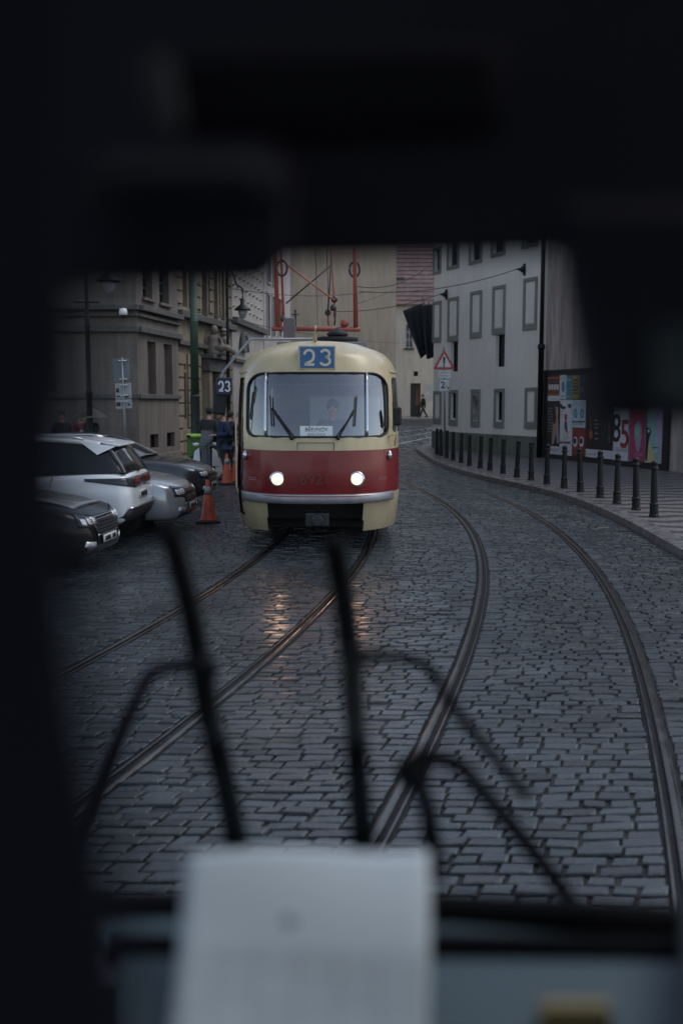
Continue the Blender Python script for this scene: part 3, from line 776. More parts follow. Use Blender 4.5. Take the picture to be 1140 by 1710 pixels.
def rust(m, p0, p1, L, z0, z1, ch, avoid, proud):
    z = z0; k = 0
    while z + ch <= z1 + 0.01:
        spans = [(0.02, L - 0.02)]
        for h in avoid:
            if h[3] > z and h[2] < z + ch:
                ns = []
                for a, b in spans:
                    if h[1] <= a or h[0] >= b: ns.append((a, b)); continue
                    if h[0] - 0.05 > a: ns.append((a, h[0] - 0.05))
                    if h[1] + 0.05 < b: ns.append((h[1] + 0.05, b))
                spans = ns
        for a, b in spans:
            x = a + (0.25 if k % 2 else 0)
            xs = [a]
            while x + 0.5 < b - 0.2: x += 0.55; xs.append(x)
            xs.append(b)
            for q0, q1 in zip(xs[:-1], xs[1:]):
                if q1 - q0 > 0.08: block(m, p0, p1, q0 + 0.015, q1 - 0.015, z + 0.03, z + ch - 0.03, proud)
        z += ch; k += 1
pedi = rect(d0, d1, 333, 540, 368, 590)
portal_zone = [pedi[0], pedi[1], 0, 5.0]
rust(m, d0, d1, LD, 0.4, 3.9, 0.42, avoid + [portal_zone], 0.07)
rust(m, d0, d1, LD, 5.3, 9.8, 0.42, [[h[0] - 0.12, h[1] + 0.12, h[2] - 0.1, h[3] + 0.1] for h in upper], 0.07)
m.build('rusticated_stone', rs, root, world=True, bevel=0.012)
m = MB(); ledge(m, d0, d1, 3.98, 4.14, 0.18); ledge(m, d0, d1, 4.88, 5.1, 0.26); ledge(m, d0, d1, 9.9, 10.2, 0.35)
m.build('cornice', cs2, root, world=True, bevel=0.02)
# portal: pilasters, entablature, pediment, two busts
m = MB(); block(m, d0, d1, pedi[0] + 0.25, door[0] - 0.05, 0.1, 3.2, 0.28); block(m, d0, d1, door[1] + 0.05, pedi[1] - 0.25, 0.1, 3.2, 0.28); m.build('pilaster', rs, root, world=True, bevel=0.03)
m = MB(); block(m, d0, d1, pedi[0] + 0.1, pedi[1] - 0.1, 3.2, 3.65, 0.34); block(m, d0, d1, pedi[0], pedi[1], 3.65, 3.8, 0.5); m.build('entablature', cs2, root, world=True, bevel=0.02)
for k, (pxx, sg) in enumerate(((344, 1), (360, -1))):
    b0 = PL(pxx, 580, d0, d1) - nD * 0.3; b0.z = 3.8
    m = MB(); m.lathe([(0.34, 0), (0.36, 0.1), (0.27, 0.32), (0.22, 0.5), (0.25, 0.62), (0.12, 0.72), (0.08, 0.8)], b0, 12); m.ball(b0 + Vector((0.02, -0.05, 0.88)), (0.13, 0.15, 0.17)); m.tube([b0 + Vector((0.2 * sg, -0.1, 0.6)), b0 + Vector((0.34 * sg, -0.2, 0.35)), b0 + Vector((0.18 * sg, -0.3, 0.22))], [0.07, 0.06, 0.05]); m.tube([b0 + Vector((0.1 * sg, -0.2, 0.2)), b0 + Vector((0.5 * sg, -0.25, 0.24)), b0 + Vector((0.78 * sg, -0.2, 0.02))], [0.13, 0.11, 0.07])
    m.build('sculpture', mat('weathered_sculpture', (0.2, 0.17, 0.14), 0.9, var=0.4, vscale=3, bump=0.5, bscale=8), root, True, world=True)

# ---- diamond-point facade, then the pinkish house
e0 = (d1[0] + 0.02, d1[1] + 0.03); ee = AT(441, 700, 48); e1 = (ee.x, ee.y)
ds = mat('pale_plaster', (0.42, 0.38, 0.345), 0.85, var=0.08, vscale=1, bump=0.1, dirt=0.25)
root = thing('studded_house', 'pale house front covered in small diamond shaped studs behind the lantern', 'house', (e0[0], e0[1], 0))
uE, nE, LE = wdir(e0, e1)
ew = [rect(e0, e1, 421, 640, 427, 700), rect(e0, e1, 401, 648, 408, 720)]
mb = MB(); wall(mb, e0, e1, 0, 14, [tuple(h) for h in ew], 0.25); bk = [e1, (e1[0] - 6, e1[1]), (e0[0] - 7.2, e0[1] + 1.2), e0]; shell(mb, bk, 0, 14); lid(mb, [e0] + bk[:-1], 14)
mb.build('wall', ds, root, world=True)
for h in ew:
    f = bars_mb(e0, e1, h, 0.2, 1, 2, 0.05).build('window', MATS['dark_window_wood'], root, world=True); pane_mb(e0, e1, h, 0.2).build('pane', WINDOW, f, world=True)
m = MB(); o_ = Vector((e0[0], e0[1], 0))
k = 0
z = 5.9
while z < 10.5:
    x = 0.3 + (0.45 if k % 2 else 0)
    while x < LE - 0.3:
        c_ = o_ + uE * x + Vector((0, 0, z))
        q = [c_ - uE * 0.12, c_ - Vector((0, 0, 0.09)), c_ + uE * 0.12, c_ + Vector((0, 0, 0.09)), c_ - nE * 0.12]
        m.add(q, [(0, 1, 4), (1, 2, 4), (2, 3, 4), (3, 0, 4)]); x += 0.9
    z += 0.42; k += 1
m.build('diamond_stud', ds, root, world=True)
m = MB(); ledge(m, e0, e1, 5.2, 5.45, 0.25); ledge(m, e0, e1, 3.7, 3.85, 0.15); m.build('cornice', cs2, root, world=True, bevel=0.02)
# arched hood with shell over a window
hc = PL(404, 575, e0, e1) - nE * 0.1
m = MB(); arch = [hc + uE * (0.62 * math.cos(a)) + Vector((0, 0, 0.7 * math.sin(a) - 0.3)) for a in [PI * k / 12 for k in range(13)]]
m.tube(arch, 0.1); m.build('arched_hood', cs2, root, True, world=True)
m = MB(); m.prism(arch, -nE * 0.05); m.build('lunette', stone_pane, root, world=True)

pk = mat('pinkish_plaster', (0.36, 0.33, 0.325), 0.85, var=0.06, dirt=0.2, bump=0.1)
f0 = (e1[0] + 0.02, e1[1] + 0.05); ff = AT(486, 700, 57); f1 = (ff.x, ff.y)
root = thing('pinkish_house', 'pinkish grey house with tall narrow windows next to the studded front', 'house', (f0[0], f0[1], 0.2))
pw = [rect(f0, f1, 445, 492, 449, 560), rect(f0, f1, 454, 496, 458, 562), rect(f0, f1, 464, 500, 468, 562), rect(f0, f1, 446, 430, 450, 470), rect(f0, f1, 455, 436, 459, 474)]
mb = MB(); wall(mb, f0, f1, 0, 15, [tuple(h) for h in pw], 0.25); bk = [f1, (f1[0] - 6, f1[1] + 1), (f0[0] - 6, f0[1]), f0]; shell(mb, bk, 0, 15); lid(mb, [f0] + bk[:-1], 15)
mb.build('wall', pk, root, world=True)
for h in pw:
    fr_ = frame_mb(f0, f1, [h[0] - 0.12, h[1] + 0.12, h[2] - 0.12, h[3] + 0.12], 0.11, 0.06).build('window', ds, root, world=True); pane_mb(f0, f1, h, 0.18).build('pane', WINDOW, fr_, world=True)

# ---- tall blank beige gable behind the tram
gm = mat('beige_gable_render', (0.44, 0.36, 0.27), 0.9, var=0.07, vscale=0.35, bump=0.1, bscale=10, dirt=0.2)
g0 = AT(478, 700, 60); g1 = AT(660, 700, 62); g0, g1 = (g0.x, g0.y), (g1.x, g1.y)
root = thing('gable_house', 'tall beige house with blank gable wall behind the pantograph', 'house', (g0[0], g0[1], 0.3))
mb = MB(); wall(mb, g0, g1, 0, 14); 
bk = [g1, (g1[0] + 0.3, g1[1] + 10), (g0[0], g0[1] + 12), g0]; shell(mb, bk, 0, 14)
gc = ((g0[0] + g1[0]) / 2, (g0[1] + g1[1]) / 2)
mb.add([(g0[0], g0[1], 14), (g1[0], g1[1], 14), (gc[0], gc[1], 18)], [(0, 1, 2)])
mb.build('wall', gm, root, world=True)
roof_m = mat('red_tile_roof', (0.165, 0.105, 0.098), 0.8, var=0.25, vscale=2.5, bump=0.3, bscale=6)
mb = MB(); mb.add([(g0[0] - 0.3, g0[1] - 0.2, 13.9), (gc[0], gc[1] - 0.2, 18.1), (gc[0], gc[1] + 11, 18.1), (g0[0] - 0.3, g0[1] + 12, 13.9)], [(0, 1, 2, 3)]); mb.add([(g1[0] + 0.3, g1[1] - 0.2, 13.9), (gc[0], gc[1] - 0.2, 18.1), (gc[0], gc[1] + 11, 18.1), (g1[0] + 0.3, g1[1] + 10, 13.9)], [(3, 2, 1, 0)])
mb.build('roof', roof_m, root, world=True, solid=0.15)

# ---- cream house with the red tiled roof (far right of the street)
cr = mat('cream_render', (0.66, 0.58, 0.47), 0.88, var=0.05, vscale=0.8, bump=0.1, dirt=0.18)
r0 = AT(640, 690, 76); r1 = AT(800, 690, 76); r0, r1 = (r0.x, r0.y), (r1.x, r1.y)
zE = PL(690, 508, r0, r1).z
root = thing('cream_house', 'cream house with red tiled roof and dark doorway at the end of the street', 'house', (r0[0], r0[1], 0.9))
rw = rect(r0, r1, 677, 541, 689, 581); dr = rect(r0, r1, 685, 640, 702, 697); vt = rect(r0, r1, 690.5, 620, 697.5, 628)
mb = MB(); wall(mb, r0, r1, 0.5, zE, [tuple(rw), tuple(dr), tuple(vt)], 0.3); bk = [r1, (r1[0], 86), (r0[0], 86), r0]; shell(mb, bk, 0.5, zE)
mb.build('wall', cr, root, world=True)
mb = MB(); zR = zE + 7.5
nrow = 22
for k in range(nrow):               # overlapping tile courses
    t0, t1 = k / nrow, (k + 1) / nrow
    y0, y1 = r0[1] - 0.35 + 6.4 * t0, r0[1] - 0.35 + 6.4 * t1 + 0.05
    za, zc = zE - 0.05 + (zR - zE) * t0 + 0.03, zE - 0.05 + (zR - zE) * t1
    mb.hexa([(r0[0] - 0.2, y0, za - 0.07), (r1[0], y0, za - 0.07), (r1[0], y1, zc - 0.07), (r0[0] - 0.2, y1, zc - 0.07)], [(r0[0] - 0.2, y0, za), (r1[0], y0, za), (r1[0], y1, zc), (r0[0] - 0.2, y1, zc)])
mb.add([(r0[0], 86, zE), (r1[0], 86, zE), (r1[0], 82, zR), (r0[0], 82, zR)], [(0, 1, 2, 3)])
ro = mb.build('roof', roof_m, root, world=True)
sk = PL(666, 476, (r0[0], r0[1] + 1.7), (r1[0], r1[1] + 1.7))
m = MB(); m.box((sk.x, sk.y + 0.4, sk.z), (0.75, 1.6, 1.05)); m.build('dormer', mat('dormer_grey', (0.05, 0.05, 0.055), 0.6), ro, world=True, bevel=0.02)
f = bars_mb(r0, r1, rw, 0.15, 1, 2, 0.07).build('window', mat('pale_window_wood', (0.42, 0.42, 0.43), 0.6), root, world=True); pane_mb(r0, r1, rw, 0.2).build('pane', mat('far_pane', (0.10, 0.10, 0.12), 0.2), f, world=True)
m = MB(); block(m, r0, r1, rw[0] - 0.1, rw[1] + 0.1, rw[2] - 0.14, rw[2] - 0.002, 0.12); m.build('sill', cs2, f, world=True)
pane_mb(r0, r1, dr, 0.25).build('door', mat('dark_green_door', (0.03, 0.03, 0.03), 0.5), root, world=True)
m = MB(); block(m, r0, r1, dr[0] + 0.42, dr[1] - 0.02, dr[2] + 0.9, dr[3] - 0.1, -0.2, 0.24); m.build('door_poster', mat('door_poster', (0.14, 0.07, 0.05), 0.5, var=0.7, vscale=2), root, world=True)
pane_mb(r0, r1, vt, 0.2).build('vent', BLACK_IRON, root, world=True)
m = MB(); bn = rect(r0, r1, 708, 641, 722, 668); block(m, r0, r1, bn[0], bn[1], bn[2], bn[3], 0.03); m.build('notice_panel', mat('pale_notice', (0.48, 0.46, 0.42), 0.6, var=0.15), root, world=True)
# a plain row closing the street behind the cars' left and the opposite end: seen only in reflections
# ================================================================== the oncoming tram
TR = thing('tram', 'oncoming vintage cream and red tram showing number 23 with headlights lit', 'tram', (-0.345, 14.4, 0), 0.012)
LN, NX, LEN = 1.5, 2.6, 14.0
Wf = spline([0.28, 0.7, 1.4, 2.0, 2.5, 2.62, 2.72, 2.82, 2.92, 3.0, 3.06, 3.09], [1.2, 1.25, 1.25, 1.24, 1.215, 1.2, 1.165, 1.09, 0.95, 0.74, 0.44, 0.04])
YFf = spline([0.28, 0.7, 1.0, 1.4, 1.66, 2.0, 2.56, 2.75, 2.9, 3.0, 3.06, 3.09], [0.10, 0.03, 0.0, 0.02, 0.05, 0.14, 0.33, 0.42, 0.58, 0.85, 1.25, 1.9])
LNf = spline([0.28, 1.4, 2.5, 2.9, 3.09], [1.45, 1.5, 1.4, 1.35, 1.2])
def ysurf(x, z):
    W = Wf(z); q = min(1.0, abs(x) / W)
    return YFf(z) + LNf(z) * (1 - math.sqrt(max(0.0, 1 - q ** NX)))
def nose_param(n):
    pts = []
    for i in range(3001):
        th = PI * i / 3000; c = math.cos(th)
        x = -math.copysign(abs(c) ** (2 / NX), c); y = 1 - abs(math.sin(th))
        pts.append((x * 1.25, y * LN, th))
    L = [0.0]
    for a, b in zip(pts[:-1], pts[1:]): L.append(L[-1] + math.hypot(b[0] - a[0], b[1] - a[1]))
    out = []; k = 0
    for i in range(n):
        t = L[-1] * i / (n - 1)
        while k < len(L) - 2 and L[k + 1] < t: k += 1
        out.append(pts[min(len(pts) - 1, k + (1 if i else 0))][2])
    out[0] = 0.0; out[-1] = PI
    return out
TH = nose_param(190)
SIDE = [2.0, 2.3, 3.2, 3.5, 4.4, 4.7, 5.6, 5.9, 6.8, 7.1, 8.0, 8.3, 9.2, 9.5, 10.4, 10.7, 11.6, 12.2, 13.2, LEN]
ZL = [0.28 + (1.66 - 0.28) * k / 62 for k in range(62)] + [1.66 + (2.56 - 1.66) * k / 50 for k in range(50)] + [2.56 + 0.015 * k for k in range(34)] + [3.075, 3.085, 3.09]
def tram_pt(j, z, inset=0.0):
    W, YF, ln = Wf(z) - inset, YFf(z) + inset, LNf(z)
    if j < len(SIDE): return Vector((-W, max(SIDE[len(SIDE) - 1 - j], YF + ln + 0.01), z))
    k = j - len(SIDE)
    if k < len(TH):
        th = TH[k]; c, s_ = math.cos(th), abs(math.sin(th))
        return Vector((-math.copysign(abs(c) ** (2 / NX), c) * W, YF + ln * (1 - s_), z))
    return Vector((W, max(SIDE[k - len(TH)], YF + ln + 0.01), z))
NJ = 2 * len(SIDE) + len(TH)
def rrect(x, z, x0, x1, z0, z1, rb, rt):
    if not (x0 < x < x1 and z0 < z < z1): return False
    r = rt if z > (z0 + z1) / 2 else rb
    dx = max(0, abs(x - (x0 + x1) / 2) - ((x1 - x0) / 2 - r))
    dz = max(0, (z - (z1 - r)) if z > (z0 + z1) / 2 else ((z0 + r) - z))
    return dx * dx + dz * dz < r * r
WX, WZ0, WZ1 = 1.035, 1.645, 2.555
def klass(c):
    x, y, z = c
    front = y < YFf(z) + 0.72
    if front and rrect(x, z, -WX, WX, WZ0, WZ1, 0.13, 0.24): return 'windscreen'
    if 0.73 < y - YFf(z) < 1.38 and x > 0 and rrect(y - YFf(z), z, 0.73, 1.38, 1.70, 2.5, 0.06, 0.06): return 'cab_window'
    if x < 0 and 0.70 < y - YFf(z) < 1.50 and 0.45 < z < 2.5:
        d = y - YFf(z) - 0.70
        return 'door'
    if y > 2 and 1.66 < z < 2.46:
        for a, b in zip(SIDE[1:-4:2], SIDE[2:-3:2]):
            if a < y < b: return 'side_window'
    if y < YFf(z) + 0.6 and z < 0.70 and -0.72 < x < 0.66: return None
    return 'body'
groups = {}
allv = [[tram_pt(j, z) for z in ZL] for j in range(NJ)]
for j in range(NJ - 1):
    for i in range(len(ZL) - 1):
        q = (allv[j][i], allv[j + 1][i], allv[j + 1][i + 1], allv[j][i + 1])
        k = klass((q[0] + q[1] + q[2] + q[3]) / 4)
        if k: groups.setdefault(k, []).append((j, i))
def tram_patch(name, key, m, parent, inset=0.0, smooth=True, sel=None):
    idx, vs, fs = {}, [], []
    def vi(j, i):
        if (j, i) not in idx: idx[(j, i)] = len(vs); vs.append(tram_pt(j, ZL[i], inset))
        return idx[(j, i)]
    for j, i in groups.get(key, []):
        if sel and not sel(j, i): continue
        fs.append((vi(j, i), vi(j + 1, i), vi(j + 1, i + 1), vi(j, i + 1)))
    mb = MB(); mb.v = [tuple(v) for v in vs]; mb.f = fs
    return mb.build(name, m, parent, smooth)
def livery():
    m = mat('tram_paint', (0.52, 0.42, 0.25), 0.3, 0.0, 0.45, 0.06, 1.5, coat=0.15, rvar=0.08, dirt=0.14)
    n, l = m.node_tree.nodes, m.node_tree.links; b = n["Principled BSDF"]
    src = b.inputs["Base Color"].links[0].from_socket
    tc = n.new("ShaderNodeTexCoord"); sx = n.new("ShaderNodeSeparateXYZ"); l.new(tc.outputs["Object"], sx.inputs[0])
    rp = n.new("ShaderNodeValToRGB"); rp.color_ramp.interpolation = 'CONSTANT'
    mr = n.new("ShaderNodeMath"); mr.operation = 'DIVIDE'; mr.inputs[1].default_value = 4.0; l.new(sx.outputs[2], mr.inputs[0]); l.new(mr.outputs[0], rp.inputs[0])
    e = rp.color_ramp.elements; e[0].position = 0; e[0].color = (0, 0, 0, 1); e[1].position = 0.80 / 4; e[1].color = (1, 1, 1, 1)
    x = e.new(1.445 / 4); x.color = (0, 0, 0, 1)
    nz = n.new("ShaderNodeTexNoise"); nz.inputs["Scale"].default_value = 2.5; nz.inputs["Detail"].default_value = 7; l.new(tc.outputs["Object"], nz.inputs["Vector"])
    rr = n.new("ShaderNodeValToRGB"); rr.color_ramp.elements[0].color = (0.135, 0.006, 0.008, 1); rr.color_ramp.elements[1].color = (0.215, 0.012, 0.012, 1); l.new(nz.outputs[0], rr.inputs[0])
    mx = n.new("ShaderNodeMix"); mx.data_type = 'RGBA'; l.new(rp.outputs[0], mx.inputs["Factor"]); l.new(src, mx.inputs["A"]); l.new(rr.outputs[0], mx.inputs["B"])
    # road grime climbing the skirts
    gr = n.new("ShaderNodeMapRange"); gr.inputs["From Min"].default_value = 0.25; gr.inputs["From Max"].default_value = 0.75; gr.inputs["To Min"].default_value = 0.55; gr.inputs["To Max"].default_value = 1.0
    ad = n.new("ShaderNodeMath"); ad.operation = 'MULTIPLY_ADD'; ad.inputs[1].default_value = 0.5; l.new(nz.outputs[0], ad.inputs[0]); l.new(sx.outputs[2], ad.inputs[2])
    sb = n.new("ShaderNodeMath"); sb.operation = 'SUBTRACT'; sb.inputs[1].default_value = 0.25; l.new(ad.outputs[0], sb.inputs[0]); l.new(sb.outputs[0], gr.inputs[0])
    m2 = n.new("ShaderNodeMix"); m2.data_type = 'RGBA'; m2.inputs["B"].default_value = (0.05, 0.045, 0.04, 1)
    iv = n.new("ShaderNodeMath"); iv.operation = 'SUBTRACT'; iv.inputs[0].default_value = 1.0; l.new(gr.outputs[0], iv.inputs[1]); l.new(iv.outputs[0], m2.inputs["Factor"])
    l.new(mx.outputs["Result"], m2.inputs["A"]); l.new(m2.outputs["Result"], b.inputs["Base Color"])
    return m
LIV = livery()
CREAM = mat('tram_cream', (0.5, 0.42, 0.27), 0.3, var=0.06, coat=0.3)
CHROME = mat('chrome', (0.62, 0.63, 0.65), 0.18, 1.0, var=0.06)
tram_glass = glass_mat('tram_glass', (0.92, 0.95, 0.95), 0.19)
dark_glass = mat('dark_tram_glass', (0.02, 0.023, 0.026), 0.06, spec=0.7, var=0.3)
body = tram_patch('body', 'body', LIV, TR)
mb = MB(); ring = [tram_pt(0, z) for z in ZL] + [tram_pt(NJ - 1, z) for z in reversed(ZL)]
mb.add(ring, [tuple(range(len(ring)))]); mb.build('rear_panel', LIV, TR)
ws = tram_patch('windscreen', 'windscreen', tram_glass, TR, 0.012)
tram_patch('cab_window', 'cab_window', tram_glass, TR, 0.012)
# gasket, dividers
def outline(x0, x1, z0, z1, rb, rt, off):
    P = []
    for (cx_, cz_, a0, r) in ((x1, z0, -90, rb), (x1, z1, 0, rt), (x0, z1, 90, rt), (x0, z0, 180, rb)):
        ox = cx_ - r if cx_ == x1 else cx_ + r; oz = cz_ - r if cz_ == z1 else cz_ + r
        for k in range(9):
            a = R(a0 + 90 * k / 8); P.append((ox + r * math.cos(a), oz + r * math.sin(a)))
    Q = []
    for a, b in zip(P, P[1:] + P[:1]):
        for k in range(6): t = k / 6; Q.append((a[0] + (b[0] - a[0]) * t, a[1] + (b[1] - a[1]) * t))
    Q.append(Q[0])
    return [Vector((x, ysurf(x, z) - off, z)) for x, z in Q]
m = MB(); m.tube(outline(-WX, WX, WZ0, WZ1, 0.13, 0.24, 0.0), 0.017, 8, False); m.build('windscreen_gasket', DARK, TR, True)
for x in (-0.745, 0.715):
    m = MB(); m.tube([Vector((x, ysurf(x, WZ0 + (WZ1 - WZ0) * k / 8) - 0.008, WZ0 + (WZ1 - WZ0) * k / 8)) for k in range(9)], 0.019, 8); m.build('window_divider', CHROME, TR, True)
# brow and gutter line
m = MB(); m.tube([tram_pt(j, 2.59) + Vector((0, -0.012, 0)) for j in range(len(SIDE) - 2, NJ - len(SIDE) + 2) if not (len(SIDE) + 34 < j < NJ - len(SIDE) - 34)][:36], 0.022, 6)
m.tube([tram_pt(j, 2.59) for j in range(NJ - len(SIDE) - 34, NJ - len(SIDE) + 2)], 0.022, 6); m.build('gutter', CREAM, TR, True)
# folding door with dark glazing, on the kerb side
dk = mat('door_recess', (0.02, 0.02, 0.02), 0.5)
dj = sorted({j for j, i in groups['door']})
nj = len(dj)
door_ = tram_patch('door', 'door', LIV, TR, 0.05)
def dsel(a, b, z0, z1): return lambda j, i: a <= (j - dj[0]) / nj < b and z0 < ZL[i] < z1
for a, b in ((0.06, 0.42), (0.56, 0.93)):
    tram_patch('door_glass', 'door', dark_glass, door_, 0.045, sel=dsel(a, b, 0.62, 2.42))
# lining of the openings: floor, bulkhead, seats, sign board
inner = mat('tram_interior_lining', (0.36, 0.36, 0.35), 0.6, var=0.1)
m = MB(); m.box((0, 7.6, 0.86), (2.3, 12.4, 0.06)); m.build('floor', mat('tram_floor', (0.08, 0.08, 0.08), 0.7), TR)
m = MB(); m.box((0.42, 1.62, 1.55), (1.1, 0.05, 1.36)); m.box((-0.95, 1.62, 1.75), (0.4, 0.05, 1.76)); m.build('bulkhead', inner, TR, bevel=0.02)
m = MB(); m.box((0, 0.62, 1.42), (1.7, 0.55, 0.34)); m.box((0, 0.55, 1.60), (1.5, 0.3, 0.03)); m.build('dashboard', mat('tram_dash', (0.24, 0.25, 0.26), 0.5), TR, bevel=0.04)
m = MB(); m.grid(lambda i, j: tram_pt(len(SIDE) + 20 + i * 5, 2.55) * 0.985 + Vector((0, 0.04 + 1.0 * j / 3, -0.12 + 0.02 * j)), 31, 4); m.build('ceiling_blind', mat('blind_dark', (0.05, 0.05, 0.06), 0.7), TR, True, solid=0.01)
for k in range(6):
    for sx in (-0.6, 0.6):
        m = MB(); m.box((sx, 2.9 + 1.4 * k, 1.3), (0.8, 0.42, 0.08)); m.box((sx, 3.12 + 1.4 * k, 1.62), (0.8, 0.07, 0.7)); m.build('seat', mat('seat_red', (0.16, 0.03, 0.03), 0.5), TR, bevel=0.03)
# passenger windows along the sides
for sgn in (0, 1):
    js = sorted({j for j, i in groups['side_window'] if (j > NJ / 2) == bool(sgn)})
    runs = []
    for j in js:
        if runs and runs[-1][-1] == j - 1: runs[-1].append(j)
        else: runs.append([j])
    for r_ in runs: tram_patch('side_window', 'side_window', dark_glass, TR, 0.012, sel=lambda j, i, r_=r_: j in r_)
# bumper, lamps
m = MB(); BX = [-1.1 + 2.2 * k / 44 for k in range(45)]
sec = [(-0.015, -0.065), (-0.05, -0.06), (-0.062, -0.02), (-0.062, 0.03), (-0.05, 0.06), (-0.015, 0.062)]
m.grid(lambda i, j: Vector((BX[i] * (1 + 0.02), ysurf(BX[i], 0.76) + sec[j][0], 0.765 + sec[j][1])), 45, 6)
m.build('bumper', mat('bumper_grey', (0.3, 0.29, 0.30), 0.35, 0.4, var=0.2, vscale=4), TR, True, solid=0.012)
m = MB(); m.tube([Vector((x, ysurf(x, 0.80) - 0.064, 0.805)) for x in BX], 0.007, 6); m.build('bumper_trim', mat('trim_red', (0.25, 0.02, 0.02), 0.4), TR, True)
lens = mat('headlight_lens', (0.9, 0.85, 0.75), 0.1, em=(1.0, 0.80, 0.52), ems=0.72)
for x in (-0.565, 0.565):
    y = ysurf(x, 1.045); dd_ = Vector((x * 0.12, -1, 0))
    m = MB(); m.lathe([(0.08, 0.03), (0.112, 0.02), (0.116, -0.012), (0.106, -0.03), (0.09, -0.034)], (x, y, 1.045), 28, 'y'); hl = m.build('headlight', CHROME, TR, True)
    m = MB(); m.lathe([(0.088, -0.02), (0.082, -0.042), (0.056, -0.054), (0.01, -0.06)], (x, y, 1.045), 28, 'y'); m.build('lens', lens, hl, True)
    ld = bpy.data.lights.new('headlamp', 'SPOT'); ld.energy = 4; ld.color = (1.0, 0.56, 0.34); ld.spot_size = R(75); ld.spot_blend = 0.8; ld.shadow_soft_size = 0.075
    lo = bpy.data.objects.new('headlamp', ld); C.objects.link(lo); lo.parent = TR; lo.location = (x, y - 0.14, 1.045); lo.rotation_euler = (-R(90 - 7), 0, 0)
for x in (-1.055, 1.055):
    y = ysurf(x, 1.36); m = MB(); m.ball((x, y - 0.02, 1.36), (0.045, 0.06, 0.075), 12, 8); tl = m.build('side_lamp', CHROME, TR, True)
# number, small lettering, inspection flap
gold = mat('faded_gold_number', (0.14, 0.035, 0.016), 0.5)
text('fleet_number', '6921', 0.21, gold, TR, frame_front((-0.03, ysurf(0.1, 1.05) - 0.008, 1.04), 1.05), 0.003)
m = MB()
for x in (-0.99, 0.90):
    for k in range(2):
        for q in range(4): m.box((x + 0.032 * q, ysurf(x + 0.032 * q, 1.0) - 0.003, 1.045 - 0.03 * k), (0.022, 0.004, 0.009))
m.build('small_lettering', mat('faded_white', (0.42, 0.38, 0.36), 0.5), TR)
m = MB(); zf = 1.565
for (a, b) in (((-0.28, zf), (0.24, zf)), ((-0.28, 1.46), (-0.28, zf)), ((0.24, 1.46), (0.24, zf))):
    m.tube([Vector((a[0] + (b[0] - a[0]) * k / 6, ysurf(a[0] + (b[0] - a[0]) * k / 6, 1.5) - 0.004 + 0.02 * 0, a[1] + (b[1] - a[1]) * k / 6)) for k in range(7)], 0.005, 5)
m.build('flap_seam', mat('seam_shadow', (0.12, 0.10, 0.07), 0.6), TR)
# route number box
blue = mat('route_blue', (0.04, 0.12, 0.28), 0.4, var=0.1)
ry = ysurf(0, 2.66) - 0.03
m = MB(); m.box((0, ry + 0.14, 2.775), (0.54, 0.28, 0.345)); rb_ = m.build('route_box', CREAM, TR, bevel=0.012)
m = MB(); m.box((0, ry - 0.004, 2.775), (0.49, 0.012, 0.30)); m.build('plate', blue, rb_, bevel=0.004)
CREAMP = mat('cream_print', (0.62, 0.57, 0.42), 0.5, var=0.04)
def digit(ch, x, z, hgt, wd, th, ypl, m_, par, nm='digit'):
    if ch == '2':
        pts = [(-0.5, 0.68)] + [(0.5 * math.cos(a), 0.62 + 0.38 * math.sin(a)) for a in [R(165 - 195 * k / 12) for k in range(13)]] + [(0.3, 0.27), (-0.45, 0.02)]
        pts = smooth_pts([(p[0], 0, p[1]) for p in pts], 4); segs = [pts, [(-0.5, 0, 0.0), (0.56, 0, 0.0)]]
    else:
        pts = [(0.46 * math.cos(a), 0.745 + 0.255 * math.sin(a)) for a in [R(160 - 250 * k / 12) for k in range(13)]]
        p2 = [(0.52 * math.cos(a) - 0.0, 0.245 + 0.275 * math.sin(a)) for a in [R(88 - 250 * k / 12) for k in range(13)]]
        segs = [[(p[0], 0, p[1]) for p in pts], [(p[0], 0, p[1]) for p in p2]]
    mb = MB()
    for sg in segs:
        P = [Vector((x + p[0] * wd, ypl, z + (p[2] - 0.5) * hgt)) for p in sg]
        vs = []
        for i, p in enumerate(P):
            t = (P[min(i + 1, len(P) - 1)] - P[max(0, i - 1)]).normalized(); nn = Vector((-t.z, 0, t.x))
            vs += [p + nn * th / 2, p - nn * th / 2]
        k = len(P)
        fr = [v + Vector((0, -0.004, 0)) for v in vs]
        mb.add(fr, [(2 * i, 2 * i + 1, 2 * i + 3, 2 * i + 2) for i in range(k - 1)])
    return mb.build(nm, m_, par, solid=0.004)
digit('2', -0.115, 2.775, 0.205, 0.135, 0.036, ry - 0.012, CREAMP, rb_); digit('3', 0.115, 2.775, 0.205, 0.135, 0.036, ry - 0.012, CREAMP, rb_)
# destination board behind the glass
bx, bz_0 = -0.01, 1.725
by = ysurf(0, 1.72) + 0.03
m = MB(); m.box((bx, by, bz_0), (0.46, 0.012, 0.15)); db = m.build('destination_board', mat('board_white', (0.85, 0.85, 0.80), 0.5, var=0.02), TR)
text('lettering', 'BŘEVNOV', 0.082, BLACK_PRINT, db, frame_front((bx, by - 0.009, bz_0 + 0.022), 0.86), 0.001)
text('lettering', 'KRÁLOVKA', 0.058, BLACK_PRINT, db, frame_front((bx, by - 0.009, bz_0 - 0.048), 0.86), 0.001)
